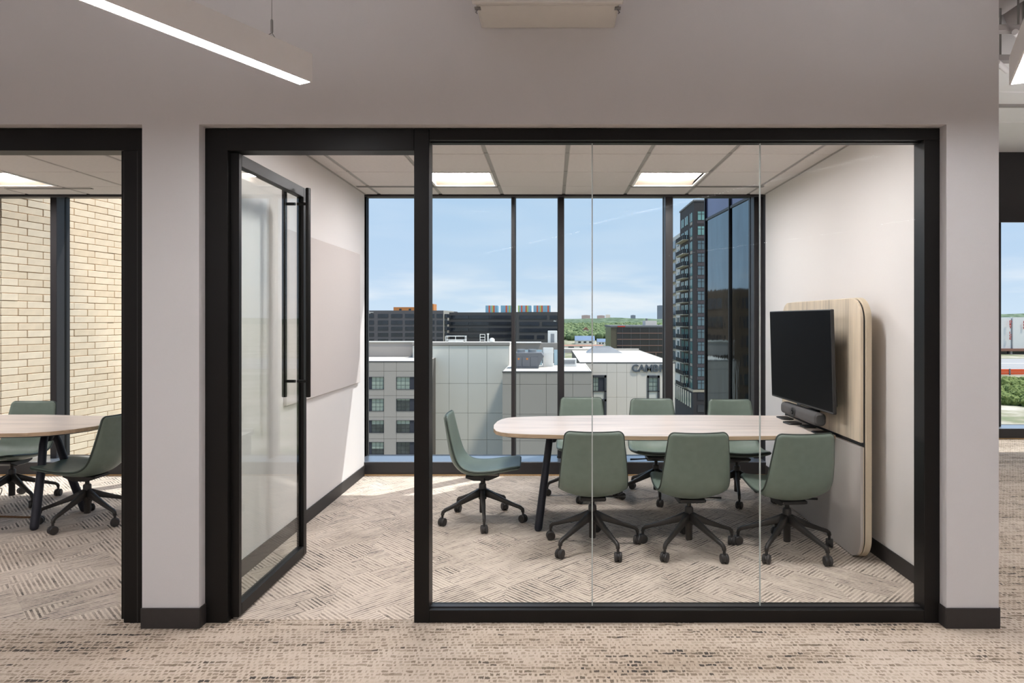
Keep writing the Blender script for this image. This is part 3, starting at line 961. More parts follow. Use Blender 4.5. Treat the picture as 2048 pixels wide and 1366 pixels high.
MB().prism(yz(round_poly(PY0 + .006, PY1 - .006, .010, 1.655, .14, True, True)), 'x', -.008, 0.0).build('shadow_gap', M['plastic'], mp)
MB().prism(yz(round_poly(PY0 - .004, PY1 + .004, .002, 1.664, .144, True, True)), 'x', 0.0, .040, .004).build('fabric_edge', M['fabric'], mp)
for yy in (4.5, 5.3): bx('wall_bracket', M['plastic'], mp, .040, .130, yy - 4.905 - .05, yy - 4.905 + .05, .9, 1.0)

tv = empty('television', (1.806, 4.89, 1.248), label='large black flat television mounted on the oak media panel', cat='television')
tv.rotation_euler = (0, math.radians(-1.5), math.radians(2.0))
bx('screen', M['screen'], tv, -.013, -.009, -.542, .542, -.328, .334)
bx('bezel', M['bezel'], tv, -.0115, .012, -.55, .55, -.342, .342, .004)
MB().prism([(-.5, -.3), (.5, -.3), (.45, .2), (-.45, .2)], 'x', .012, .045, .008).build('back_cover', M['bezel'], tv)
bx('mount', M['plastic'], tv, .045, .115, -.2, .2, -.12, .12)
bx('badge', M['bezel'], tv, -.016, -.008, -.03, .03, -.350, -.338, .002)

vb = empty('video_bar', (1.82, 4.88, .842), label='grey video conferencing bar with round camera lens under the television', cat='video bar')
q = rrect(-.04, .04, -.044, .044, .030, 6)
MB().prism([(a, b) for a, b in q], 'y', -.34, .34, .012).build('body', M['speaker'], vb)
MB().cyl((-.039, 0.06, .0), (-.048, .06, .0), .037, .034, 28).build('camera_ring', M['plastic'], vb)
ln = MB().cyl((-.047, .06, 0), (-.052, .06, 0), .018, .016, 22).build('camera_lens', M['screen'], vb)
MB().cyl((-.0515, .06, 0), (-.0535, .06, 0), .006, .005, 14).build('lens_glint', M['chrome'], ln)
bx('wall_mount', M['plastic'], vb, .038, .108, -.06, .06, -.02, .03)

def gadget(name, x, y, w, d, h, label, rz=0):
    g = empty(name, (x, y, .737), rz, label, 'power outlet' if 'outlet' in name else 'tablet')
    MB().prism(rrect(-w / 2, w / 2, -d / 2, d / 2, min(w, d) * .25, 4), 'z', 0, h, .003).build('body', M['plastic'], g)
    MB().prism(rrect(-w * .4, w * .4, -d * .4, d * .4, min(w, d) * .2, 4), 'z', h, h + .0012).build('cover', M['screen'], g)
gadget('table_outlet', 1.853, 5.33, .10, .16, .008, 'small black table outlet farthest from the viewer, under the far end of the video bar')
gadget('table_outlet', 1.815, 5.06, .11, .13, .012, 'black table outlet beneath the lens of the video bar', .1)
gadget('control_puck', 1.872, 4.90, .09, .12, .010, 'black flat pad on the table beneath the near half of the video bar')
gadget('table_outlet', 1.868, 4.645, .12, .10, .009, 'black flat table outlet at the near corner of the table by the media panel')

# cords on the floor of the left room
M['cord_b'] = paint('brown_cord', (112, 78, 48), .6, .1, 40)
Yc = 5.156
c_ = MB().tube([(XX(-60, Yc), Yc + .04, .007), (XX(-20, Yc), Yc + .012, .007), (XX(20, Yc), Yc, .007), (XX(50, Yc), Yc - .012, .007), (XX(64, Yc), Yc - .012, .007)], .007, 8).build('floor_cord', M['cord_b'])
tag(c_, 'brown cord lying on the left room carpet beside the near table leg', 'cord')
Yc = 5.45
c_ = MB().tube([(XX(-40, Yc), Yc, .17), (XX(-12, Yc), Yc, .16), (XX(4, Yc), Yc, .150), (XX(7.5, Yc), Yc - .02, .130), (XX(4, Yc), Yc - .05, .06), (XX(-3, Yc), Yc - .07, .004), (XX(-40, Yc), Yc - .09, .004)], .003, 6).build('hanging_cable', M['plastic'])
tag(c_, 'thin black cable looping down at the far left under the table', 'cable')

# ------------------------------------------------------------------ linear pendants and wall box of the corridor
def make_pendant():
    r = empty('linear_pendant')
    Lp, w, h = 3.3, .074, .118           # far end at the origin, running back along -Y
    body = MB().prism([(-w / 2, 0), (-w / 2, h), (w / 2, h), (w / 2, 0), (w / 2 - .006, 0), (w / 2 - .006, .008), (-w / 2 + .006, .008), (-w / 2 + .006, 0)], 'y', -Lp, 0).build('housing', M['fixture'], r)
    MB().box(-w / 2 + .006, w / 2 - .006, -Lp + .006, -.006, .0015, .008).build('lens', M['pendant'], r)
    MB().box(-w / 2 + .010, w / 2 - .010, -Lp + .3, -.3, h, h + .003).build('top_lens', M['uplight'], r)  # unseen glowing strip added on the housing to lift wall and ceiling
    for e_ in (-.0005, -Lp + .0055):
        MB().box(-w / 2, w / 2, e_ - .005, e_, 0, h, .001).build('end_cap', M['fixture'], r)
    for y in (-.17, -Lp + .17):
        MB().cyl((0, y, h + .08), (0, y, TOP - 2.507), .0014, n=6).build('cable', M['chrome'], r)
        g = MB().tube([(0, y, h + .030), (0, y, h + .034), (0, y, h + .08), (0, y, h + .084)], [.004, .0052, .0052, .003], 10).build('cable_gripper', M['chrome'], r)
        MB().tube([(0, y - .034, h), (0, y - .006, h + .026), (0, y, h + .032), (0, y + .006, h + .026), (0, y + .034, h)], .0016, 6).build('wire_yoke', M['chrome'], g)
    return r
pend = make_pendant()
ang = -math.atan2(.536, 1)
PL = ['white linear pendant light hanging at upper left in front of the wall', 'white linear pendant light at the upper right corner beyond the pier',
      'white linear pendant light in the corridor left of the left room door', 'white linear pendant light farther right in the open office']
PL += [p.replace('white', 'white rear-row') for p in ('white linear pendant light behind the viewer to the left', 'white linear pendant light behind the viewer to the right',
       'white linear pendant light at the far left behind the viewer', 'white linear pendant light at the far right behind the viewer')]
PL += ['white linear pendant light over the open office near its window', 'white linear pendant light deep in the open office on the right', 'white linear pendant light in the open office just beyond the pier']
PXY = [(x, 2.80) for x in (-1.028, 1.955, -4.01, 4.94)] + [(x - 1.6, -.6) for x in (-1.028, 1.955, -4.01, 4.94)] + [(6.1, 6.9), (8.9, 6.9), (4.85, 5.9)]  # only the first two are seen; the others are added to brighten the space
for i, (x, y) in enumerate(PXY):
    c_ = pend if i == 0 else copy_tree(pend)
    c_.location = (x, y, 2.507); c_.rotation_euler = (0, 0, ang)
    tag(c_, PL[i], 'pendant light', 'linear pendant lights of the corridor')

wb = empty('wall_box', (-.02, YW, 2.96), label='cream metal box high on the wall above the glass partition', cat='vent box')
bx('housing', M['box'], wb, -.328, .328, -.250, 0, 0, .30, .003)
bx('access_lid', M['box'], wb, -.318, .318, -.243, -.012, -.004, 0, .0015)
bx('front_flange', M['box'], wb, -.343, .343, -.272, -.250, -.002, .31, .003)
for sx in (-1, 1):
    lt = bx('latch', M['chrome'], wb, sx * .322 - .014, sx * .322 + .014, -.236, -.206, -.008, -.004, .001)
    MB().tube([(sx * .322, -.215, -.008), (sx * .334, -.195, -.012), (sx * .330, -.175, -.008)], .0025, 6).build('latch_wire', M['chrome'], lt)

# services under the deck of the open office
M['duct'] = paint('painted_duct', (172, 166, 164), .5, .04, 5)
d1 = MB().cyl((3.52, 2.2, 4.06), (3.52, 5.46, 4.06), .13, n=28).build('round_duct', M['duct']); tag(d1, 'large painted round duct at the top right, nearer the wall', 'duct', 'round ducts under the deck')
d2 = MB().cyl((3.83, 2.2, 4.02), (3.83, 5.46, 4.02), .15, n=28).build('round_duct', M['duct']); tag(d2, 'large painted round duct at the top right, farther from the wall', 'duct', 'round ducts under the deck')
for k, (yy, zz, lab) in enumerate(((5.0, 3.665, 'upper painted strut with hanger rods below the ducts'), (5.2, 3.52, 'lower painted strut with hanger rods in front of the white soffit'))):
    r = empty('strut_rack', (3.6, yy, zz), label=lab, cat='strut', group='strut racks under the deck')
    bx('strut', M['duct'], r, -.45, .30, -.03, .03, 0, .05, .004)
    for x in (-.12, .06, .24):
        MB().cyl((x, 0, -.05), (x, 0, TOP - zz), .008, n=8).build('hanger_rod', M['chrome'], r)
    MB().cyl((-.2, -.08, -.03), (.0, .10, -.03), .022, n=12).build('conduit', M['fixture'], r)

# ================================================================== outside
GR = -31.0
E = {}
E['brickA'] = paint('cream_brick', (243, 222, 195), .85, .05, 9, bump=.002, bscale=120)
E['brickB'] = paint('light_cream_brick', (246, 226, 200), .85, .05, 9, bump=.002, bscale=120)
E['brickC'] = paint('sand_brick', (239, 217, 189), .85, .06, 9, bump=.002, bscale=120)
E['mortar'] = paint('brown_mortar', (176, 138, 102), .95, .08, 20)
E['greywall'] = paint('taupe_cladding', (172, 165, 159), .8, .02, .4)
E['greywall2'] = paint('warm_grey_cladding', (160, 154, 148), .8, .02, .4)
E['lightwall'] = paint('pale_cladding', (224, 222, 214), .8, .015, .4)
E['beige'] = paint('beige_cladding', (232, 222, 212), .8, .015, .4)
E['joint'] = paint('cladding_joint', (118, 112, 105), .9, .03, 1)
E['coping'] = paint('dark_coping', (86, 84, 84), .6, .04, 1)
E['roof'] = paint('white_roof_membrane', (200, 193, 184), .9, .04, .4)
E['dkframe'] = paint('dark_window_frame', (70, 71, 76), .6, .05, 1)
E['louvre'] = paint('dark_louvre', (58, 60, 70), .7, .05, 1)
E['pane_g'] = paint('pale_green_blind_glass', (158, 170, 160), .3, .10, .7)
E['pane_d'] = paint('dark_reflecting_glass', (70, 76, 78), .12, .35, .9, spec=.6)
E['pane_n'] = paint('night_blue_glass', (40, 46, 56), .10, .3, .25, spec=.6)
E['officeA'] = paint('dark_grey_office', (92, 90, 94), .75, .04, .05)
E['officeA2'] = paint('pale_office_side', (168, 162, 152), .75, .04, .05)
E['officeB'] = paint('charcoal_office', (78, 77, 79), .75, .04, .05)
E['orange'] = paint('terracotta_building', (208, 134, 78), .8, .06, .05)
E['st_b'] = paint('stripe_blue', (150, 192, 212), .6, .03, .1)
E['st_o'] = paint('stripe_orange', (236, 110, 70), .6, .03, .1)
E['st_g'] = paint('stripe_green', (192, 208, 126), .6, .03, .1)
E['tower'] = paint('dark_brick_tower', (60, 57, 60), .8, .05, .1)
E['towerp'] = paint('mauve_grey_panel', (84, 77, 82), .8, .05, .1)
E['tower2'] = paint('white_tower', (208, 206, 204), .8, .03, .1)
E['teal'] = paint('teal_window_glass', (118, 160, 158), .15, .25, .15, spec=.6)
E['tealD'] = paint('slate_window_glass', (96, 118, 128), .15, .25, .15, spec=.6)
E['rail'] = paint('black_railing', (46, 46, 50), .6, .05, 1)
E['slab'] = paint('balcony_slab', (176, 168, 152), .8, .04, 1)
E['metal'] = paint('galvanised_unit', (150, 153, 158), .4, .05, .8, metal=.3)
E['metal2'] = paint('grey_roof_unit', (112, 113, 118), .6, .05, .8)
E['white'] = paint('white_metal', (236, 236, 234), .5, .02, .8)
E['copper'] = paint('rose_spandrel', (132, 102, 92), .5, .06, .1)
E['dglass'] = paint('black_glass_office', (42, 42, 46), .12, .4, .06, spec=.6)
E['olive'] = paint('olive_glass_side', (86, 80, 66), .3, .2, .06)
E['bluer'] = paint('blue_roof', (100, 122, 152), .6, .08, .05)
E['rust'] = paint('rust_roof', (156, 112, 94), .8, .1, .05)
E['pinkb'] = paint('pink_brick_far', (188, 166, 162), .8, .06, .02)
E['hazeb'] = paint('hazy_tower', (132, 138, 152), .8, .05, .02)
E['brownb'] = paint('brown_brick_tower', (92, 74, 58), .85, .08, .3)
E['road'] = paint('asphalt', (150, 148, 148), .9, .05, .05)
E['orangef'] = paint('orange_barrier', (226, 92, 48), .7, .05, .1)
E['redtxt'] = paint('red_letters', (190, 66, 54), .7, .03, .5)
E['signgrey'] = paint('grey_sign_letters', (92, 98, 106), .6, .03, .5)
E['bark'] = paint('tree_bark', (92, 76, 62), .9, .2, 2)

def foliage(name, a, b, c, sc, haze=None):
    t = NT(name)
    n = t.noise(t.pos(), sc, 4.0, .65)
    col = t.ramp(n, [(.32, rgb(a)), (.5, rgb(b)), (.68, rgb(c))])
    return t.out(col, .9, spec=.15)
E['leaf'] = foliage('street_tree_leaves', (58, 72, 40), (104, 118, 66), (146, 154, 98), 1.2)
E['forest'] = foliage('forest_leaves', (66, 84, 58), (100, 116, 80), (138, 148, 108), .07)
E['hill'] = foliage('hazy_hills', (72, 90, 70), (92, 108, 86), (120, 134, 112), .02)
t = NT('town_ground')
nn = t.noise(t.pos(), .03, 5.0, .65)
E['ground'] = t.out(t.ramp(nn, [(.35, rgb((104, 116, 84))), (.48, rgb((142, 138, 116))), (.6, rgb((186, 178, 166))), (.75, rgb((206, 200, 190)))]), .95, spec=.1)

# ground and far hills
g = MB().add([(-9000, -3000, GR), (9000, -3000, GR), (9000, 9000, GR), (-9000, 9000, GR)], [(0, 1, 2, 3)]).add([(-9000, -3000, GR - 2), (9000, -3000, GR - 2), (9000, 9000, GR - 2), (-9000, 9000, GR - 2)], [(3, 2, 1, 0)])
struct('', g.build('ground_outside', E['ground']), 'town ground far below the windows', 'ground')
hm = MB(); hv = []; N = 160
for i in range(N + 1):
    x = -7500 + 15000 * i / N
    h = 15 + 5 * math.sin(i * .9) + 3 * math.sin(i * 2.3) + (34 * max(0, min(1, (x - 2600) / 700)))
    hv += [(x, 5200, GR), (x, 5400, h), (x, 6400, GR)]
hf = []
for i in range(N):
    a = i * 3; hf += [(a, a + 3, a + 4, a + 1), (a + 1, a + 4, a + 5, a + 2)]
hm.add(hv, hf, True)
struct('', hm.build('hills', E['hill']), 'low blue-green hills along the horizon', 'hills')

# tree canopy of the suburb: nobody could count it
def ico():
    bm = bmesh.new(); bmesh.ops.create_icosphere(bm, subdivisions=2, radius=1.0)
    v = [q.co.copy() for q in bm.verts]; bm.verts.ensure_lookup_table(); f = [tuple(w.index for w in q.verts) for q in bm.faces]; bm.free(); return v, f
def ico1():
    bm = bmesh.new(); bmesh.ops.create_icosphere(bm, subdivisions=1, radius=1.0)
    v = [q.co.copy() for q in bm.verts]; f = [tuple(w.index for w in q.verts) for q in bm.faces]; bm.free(); return v, f
IV, IF = ico(); JV, JF = ico1()
fm = MB(); rnd = random.Random(3)
for k in range(13000):
    d = 520 * math.exp(rnd.random() * 2.05)
    px = rnd.uniform(690, 1440) if k % 4 else rnd.uniform(1900, 2200)
    x = XX(px, d); y = d
    if d < 1060 and 1090 < px < 1360: continue
    if d < 900 and px > 1890: continue
    r = rnd.uniform(3.2, 6.2) * (1 + d / 4200); h = rnd.uniform(.8, 1.25)
    fm.add([(x + v.x * r * rnd.uniform(.82, 1.12), y + v.y * r, GR + r * .8 + v.z * r * h * rnd.uniform(.85, 1.1)) for v in JV], JF, True)
o = fm.build('tree_canopy', E['forest']); tag(o, 'hazy green canopy of the suburb stretching to the horizon', 'trees', None, 'stuff')

# ---------------- brick wall outside the left room
bw = empty('brick_wall', label='pale cream brick wall close outside the left room window', cat='brick wall')
BD = Vector((.154, 1, 0)).normalized(); BN = Vector((BD.y, -BD.x, 0))
B0 = Vector((XX(3, 7.2), 7.2, 0))
L_, H_ = .305, .0813
LENB = 2.6
ang_b = math.atan2(BD.y, BD.x)
bw.location = B0; bw.rotation_euler = (0, 0, ang_b)      # local x runs along the wall, local -y faces the room side
core = MB().box(.012, LENB, .006, .9, -1.6, 4.4).build('mortar_core', E['mortar'], bw)
bm_ = {}
def brick_mesh(l, d, key):
    if key not in bm_:
        bm_[key] = MB().box(0, l, 0, d, 0, H_ - .007, .003)
    return bm_[key]
bmesh_cache = {}
nb = 0
rndb = random.Random(11)
def put_brick(l, d, x, y, z, m):
    key = (round(l, 3), round(d, 3), m)
    if key not in bmesh_cache:
        o_ = MB().box(0, l, 0, d, 0, H_ - .007, .003).build('brick', E[m], bw); bmesh_cache[key] = o_.data
    else:
        o_ = bpy.data.objects.new('brick', bmesh_cache[key]); COL.objects.link(o_); o_.parent = bw
    o_.location = (x, y, z)
rest = MB()
z_lo, z_hi = -.35, 3.35
row_i = 0; z = -1.6
while z < 4.4:
    off = (0.0 if row_i % 2 == 0 else L_ * .36)
    x = -off
    while x < LENB:
        a = max(x, 0.0); b = min(x + L_ - .0055, LENB)
        if b - a > .03:
            jig = rndb.uniform(-.003, .003)
            if z_lo < z < z_hi and a < 1.75:
                put_brick(round(b - a, 3), .1, a, jig, z, rndb.choice(('brickA', 'brickA', 'brickB', 'brickB', 'brickC'))); nb += 1
            else:
                rest.box(a, b, jig, .1, z, z + H_ - .007)
        x += L_
    # end bricks on the corner that faces the window
    if z_lo < z < z_hi and row_i % 2 == 1:
        pass
    rest.box(-.002, .1, .108, .405, z, z + H_ - .007)
    rest.box(-.002, .1, .415, .72, z, z + H_ - .007)
    z += H_; row_i += 1
o = rest.build('outer_bricks', E['brickA'], bw); o['kind'] = 'stuff'

# ---------------- generic facade helpers (pixel edges at a distance give the real size)
def fbox(name, mat, parent, px0, px1, py0, py1, D, d0=0.0, d1=1.0, c=0.0):
    """box whose front face spans those pixels at distance D; d0..d1 its depth behind D"""
    return bx(name, mat, parent, XX(px0, D), XX(px1, D), D + d0, D + d1, ZZ(py1, D), ZZ(py0, D), c)

def panels(parent, xs, ys, D, mat, holes=(), gap=.5, name='panel', th=.25):
    """cladding panels with open joints; holes are (x0, x1, y0, y1) left free by windows"""
    for i in range(len(xs) - 1):
        for j in range(len(ys) - 1):
            m = MB()
            rects = [(xs[i] + gap / 2, xs[i + 1] - gap / 2, ys[j] + gap / 2, ys[j + 1] - gap / 2)]
            for h in holes:
                out = []
                for a, b, c, d in rects:
                    ha, hb, hc, hd = max(a, h[0]), min(b, h[1]), max(c, h[2]), min(d, h[3])
                    if ha >= hb or hc >= hd: out.append((a, b, c, d)); continue
                    if hc > c: out.append((a, b, c, hc))
                    if hd < d: out.append((a, b, hd, d))
                    if ha > a: out.append((a, ha, hc, hd))
                    if hb < b: out.append((hb, b, hc, hd))
                rects = out
            for a, b, c, d in rects:
                if b - a > .3 and d - c > .3:
                    m.box(XX(a, D), XX(b, D), D - th, D, ZZ(d, D), ZZ(c, D))
            if m.v: m.build(name, mat, parent)

def grid_window(parent, x0, x1, y0, y1, D, pane, louvre=None, nx=3, ny=3, split=None):
    """dark framed window: frame > pane, muntins and an optional louvre beside it"""
    fr_ = MB(); w = .45
    for a, b, c, d in ((x0, x1, y0, y0 + w), (x0, x1, y1 - w, y1), (x0, x0 + w, y0, y1), (x1 - w, x1, y0, y1)):
        fr_.box(XX(a, D), XX(b, D), D - .32, D + .05, ZZ(d, D), ZZ(c, D))
    f = fr_.build('window', E['dkframe'], parent)
    a, b = x0, x1
    if louvre:
        la, lb = louvre
        fbox('louvre', E['louvre'], f, la, lb, y0 + w, y1 - w, D, -.16, -.06)
        a, b = (lb, x1) if la <= x0 + .5 else (x0, la)
    pa, pb, pc, pd = a + .3, b - .3, y0 + w, y1 - w
    if split:
        cut = pc + (pd - pc) * split
        fbox('blind', E['pane_g'], f, pa, pb, pc, cut, D, -.10, -.05)
        fbox('pane', E[pane], f, pa, pb, cut, pd, D, -.10, -.05)
    else:
        fbox('pane', E[pane], f, pa, pb, pc, pd, D, -.10, -.05)
    m = MB(); t2 = .16
    for i in range(1, nx):
        x = pa + (pb - pa) * i / nx; m.box(XX(x - t2, D), XX(x + t2, D), D - .14, D - .09, ZZ(pd, D), ZZ(pc, D))
    for j in range(1, ny):
        y = pc + (pd - pc) * j / ny; m.box(XX(pa, D), XX(pb, D), D - .14, D - .09, ZZ(y + t2, D), ZZ(y - t2, D))
    if m.v: m.build('muntins', E['dkframe'], f)
    return f

def text_mesh(s, name, mat, parent, x, y, z, h, depth, off=0.0, spacing=1.0, stack=False):
    cu = bpy.data.curves.new(name, 'FONT'); cu.body = '\n'.join(s) if stack else s
    cu.size = 1.0; cu.extrude = depth / h / 2 * .7; cu.offset = off; cu.space_character = spacing
    if stack: cu.align_x = 'CENTER'; cu.space_line = .86
    tmp = bpy.data.objects.new(name, cu); COL.objects.link(tmp)
    dg = bpy.context.evaluated_depsgraph_get(); dg.update()
    me = bpy.data.meshes.new_from_object(tmp.evaluated_get(dg)); bpy.data.objects.remove(tmp)
    o_ = bpy.data.objects.new(name, me); me.materials.clear(); me.materials.append(mat); COL.objects.link(o_)
    k = h / .70
    o_.scale = (k, k, k); o_.rotation_euler = (PI / 2, 0, 0); o_.location = (x, y, z); o_.parent = parent
    return o_

# ---------------- hotel next door
ht = empty('hotel_building', label='pale and taupe panelled hotel with roof parapets and grey sign letters', cat='building')
D1 = 90.0
hl = []
rowsw = [(753.5, 778.5), (797, 821.8), (840, 865), (883.3, 908.3), (926.5, 951.5)]
for y0, y1 in rowsw: hl += [(729, 768.7, y0, y1), (793.6, 832, y0, y1)]
fbox('left_wing', E['joint'], ht, 640, 846, 724, 1500, D1, 0, 12.3)
panels(ht, [640, 668, 693, 728.5, 768.8, 793.8, 832.5, 846], [724, 742, 790.7, 833.4, 877, 921, 965], D1, E['greywall'], hl)
for k, (y0, y1) in enumerate(rowsw):
    grid_window(ht, 729, 768.7, y0, y1, D1, ('pane_g', 'pane_g', 'pane_d', 'pane_d', 'pane_d')[k], (729.4, 744), 3, 3, split=(None, None, .35, .55, .4)[k])
    grid_window(ht, 793.6, 832, y0, y1, D1, ('pane_g', 'pane_d', 'pane_d', 'pane_d', 'pane_g')[k], (820, 831.6), 3, 3, split=(.7, .12, .3, None, .4)[k])
fbox('coping', E['coping'], ht, 640, 846.4, 722.3, 724.3, D1, -.3, .5)
fbox('roof', E['roof'], ht, 640, 846, 723.2, 723.99, D1, .5, 12.4)
D2 = 102.4
fbox('penthouse_wall', E['greywall'], ht, 640, 830, 684.5, 712.5, D2, 0, 6)
fbox('coping', E['lightwall'], ht, 640, 830, 682.5, 684.5, D2, -.3, .6)
D3 = 100.0
fbox('pale_wing', E['joint'], ht, 826, 1018, 690, 1400, D3, 0, 14)
panels(ht, [826, 861, 898.6, 936.4, 974.2, 1018], [690.6, 766.7, 825.6, 878.9, 935, 990], D3, E['lightwall'], gap=.55)
fbox('side_cladding', E['beige'], ht, 1018.0, 1018.8, 690.6, 990, D3, -.25, 14)
fbox('coping', E['greywall2'], ht, 826, 1019.5, 684.6, 690.0, D3, -.5, .5)
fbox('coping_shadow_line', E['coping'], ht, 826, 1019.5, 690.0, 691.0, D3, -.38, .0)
fbox('roof', E['roof'], ht, 826, 1018, 689, 689.99, D3, .5, 14)
fbox('rear_parapet', E['greywall2'], ht, 990, 1128, 686, 704, 112.0, 0, 2)
fbox('coping', E['white'], ht, 990, 1082, 684.6, 686.2, 111.5, 0, 2.5)
D4 = 88.0
fbox('front_block', E['joint'], ht, 1005, 1183, 744, 1500, D4, 0, 17)
panels(ht, [1005, 1040, 1092.6, 1145.6, 1183], [745, 768.3, 827.6, 881, 940, 1000], D4, E['greywall2'], gap=.5)
fbox('coping', E['coping'], ht, 1004.5, 1183.5, 742.7, 744.6, D4, -.35, .5)
fbox('roof', E['roof'], ht, 1005, 1183, 743.3, 743.99, D4, .5, 17)
fbox('side_parapet', E['roof'], ht, 1180.5, 1183.5, 742.7, 744.7, D4, .4, 16.5)
D5 = 105.0
WN = [(1183.5, 1212.7, 750, 781.5), (1294, 1318.6, 750.7, 782)]
hl = [(1183.5, 1212.7, 750, 830), (1294, 1318.6, 750.7, 830)]
fbox('sign_wing', E['joint'], ht, 1160, 1349, 726, 1500, D5, 0, 42)
panels(ht, [1160, 1213.6, 1233, 1253, 1273.3, 1293, 1319.4, 1349], [726.4, 744.6, 793.8, 842, 891, 940], D5, E['beige'], hl, gap=.35)
fbox('side_cladding', E['lightwall'], ht, 1348.6, 1349.4, 726, 1000, D5, -.25, 42)
fbox('coping', E['coping'], ht, 1160, 1349.6, 724.6, 726.4, D5, -.3, .4)
fbox('roof', E['roof'], ht, 1160, 1349, 725.3, 725.99, D5, .4, 42)
fbox('rear_parapet', E['roof'], ht, 1050, 1278, 697.5, 706, 147.0, 0, 1)
fbox('side_parapet', E['roof'], ht, 1347, 1349.3, 724.8, 728, D5, .4, 42)
for (x0, x1, y0, y1) in WN:
    fr_ = MB(); w = 3.2
    for a, b, c, d in ((x0, x1, y0, y0 + w + 1.5), (x0, x0 + w, y0, 830), (x1 - w - 1, x1, y0, 830), (x0, x1, 781.3, 783), (x0, x1, 798, 802)):
        fr_.box(XX(a, D5), XX(b, D5), D5 - .4, D5 + .05, ZZ(d, D5), ZZ(c, D5))
    f = fr_.build('window', E['dkframe'], ht)
    lx = x0 + 13 if x1 - x0 > 26 else x1 - w - 1
    fbox('pane', E['pane_g'], f, x0 + w, lx, y0 + 4, 781.5, D5, -.1, -.05)
    if lx < x1 - w - 1: fbox('louvre', E['louvre'], f, lx, x1 - w - 1, y0 + 4, 781.5, D5, -.2, -.08)
    m = MB(); cxm = (x0 + w + lx) / 2
    m.box(XX(cxm - .2, D5), XX(cxm + .2, D5), D5 - .16, D5 - .1, ZZ(781.5, D5), ZZ(y0 + 4, D5))
    for y in (764, 772): m.box(XX(x0 + w, D5), XX(lx, D5), D5 - .16, D5 - .1, ZZ(y + .2, D5), ZZ(y - .2, D5))
    m.build('muntins', E['dkframe'], f)
    fbox('infill_panel', E['lightwall'], f, x0 + w, x1 - w - 1, 783, 798, D5, -.2, -.05)
    fbox('pane', E['pane_d'], f, x0 + w, x1 - w - 1, 802, 830, D5, -.1, -.05)
sx = 1263.5
for ch, wpx in zip('CAMBR', (13.4, 13.6, 15.4, 12.4, 13.0)):
    o_ = text_mesh(ch, 'sign_letter', E['signgrey'], ht, XX(sx, D5 - .5), D5 - .45, ZZ(743.3, D5 - .5), 1.08, .25, .028)
    sx += wpx
    if ch == 'C': pass

# roof equipment on the hotel
u = empty('rooftop_chiller', P(1050, 742, 93.5), label='grey rooftop chiller with fan openings on the hotel\'s front block', cat='roof unit')
ZR = ZZ(743.3, D4)
u.location = (XX(1054, 94), 94, ZR)
MB().prism([(-1.9, 0), (1.5, 0), (2.4, 1.7), (2.0, 2.2), (-1.9, 2.2)], 'y', 0, 3.2, .05).build('body', E['metal2'], u)
for k in range(3):
    bx('door_panel', E['metal2'], u, -1.8 + k * 1.15, -.75 + k * 1.15, -.06, 0, .25, 1.6, .02)
for k in range(2):
    MB().cyl((-.9 + k * 1.6, 1.4, 2.2), (-.9 + k * 1.6, 1.4, 2.6), .6, n=20).build('fan_shroud', E['metal'], u)
    bx('warning_label', E['orange'], u, -1.3 + k * 1.2, -1.05 + k * 1.2, -.08, -.06, 1.2, 1.45)
u = empty('rooftop_duct', (XX(1097, 97.5), 97.5, ZR), label='white curved duct hood beside the grey chiller on the roof', cat='roof unit')
MB().prism([(0, 0), (1.6, 0), (1.6, 1.6), (1.2, 2.5), (.4, 2.75), (-.2, 2.75), (-.2, 2.0)], 'x', -.8, .7, .05).build('hood', E['white'], u)
for z in (.8, 1.5, 2.1): bx('seam', E['metal'], u, -.82, .72, -.03, .02, z, z + .08)
u = empty('glass_screen', (XX(1085, 99), 99, ZR), label='pale blue glass screen panels at the rear of the hotel roof', cat='screen')
M['gscreen'] = paint('pale_blue_screen', (168, 190, 200), .3, .06, .3)
for k in range(4): bx('screen_panel', M['gscreen'], u, -3.4 + k * 1.7, -1.8 + k * 1.7, 2.0, 2.08, 0, 2.3, .01)
u = empty('rooftop_unit', (XX(1138, 98), 98, ZR), label='cream rooftop unit with louvred front by the roof corner', cat='roof unit')
bx('body', E['white'], u, -1.1, 1.1, 0, 1.8, 0, 1.1, .03)
for k in range(4): bx('louvre_slat', E['metal2'], u, -.9, .9, -.04, .0, .35 + k * .16, .43 + k * .16)
u = empty('roof_hatch', (XX(1205, 135), 135, ZZ(726, D5)), label='grey skylight hatch with sloping sides on the white roof', cat='roof hatch')
MB().add([(-3.2, 0, 0), (4.2, 0, 0), (4.2, 5, 0), (-3.2, 5, 0), (-1.6, 1, 1.3), (1.8, 1, 1.3), (1.8, 4, 1.3), (-1.6, 4, 1.3)], [(3, 2, 1, 0), (4, 5, 6, 7), (0, 1, 5, 4), (1, 2, 6, 5), (2, 3, 7, 6), (3, 0, 4, 7)]).build('frame', E['metal'], u)
bx('glazing', E['pane_d'], u, -1.4, 1.6, 1.2, 3.8, 1.3, 1.36)
ZP = ZZ(688, D3)
u = empty('roof_guardrail', (XX(912, 105), 105, ZP), label='white guardrail around a roof hatch on the pale hotel wing', cat='guardrail')
for z in (.45, 1.05): MB().tube([(-1.55, -.5, z), (1.5, -.5, z), (1.5, .9, z), (-1.55, .9, z)], .045, 6, closed=True).build('rail', E['white'], u)
for x, y in ((-1.55, -.5), (0, -.5), (1.5, -.5), (-1.55, .9), (1.5, .9)): MB().cyl((x, y, 0), (x, y, 1.1), .05, n=6).build('post', E['white'], u)
bx('hatch_box', E['white'], u, -1.2, 1.1, -.3, .7, 0, .3, .02)
u = empty('roof_ladder', (XX(965, 106), 106, ZP), label='white access ladder frame on the pale hotel wing roof', cat='ladder')
for x in (-.38, .38): MB().cyl((x, 0, 0), (x, 0, 1.35), .05, n=6).build('stile', E['white'], u)
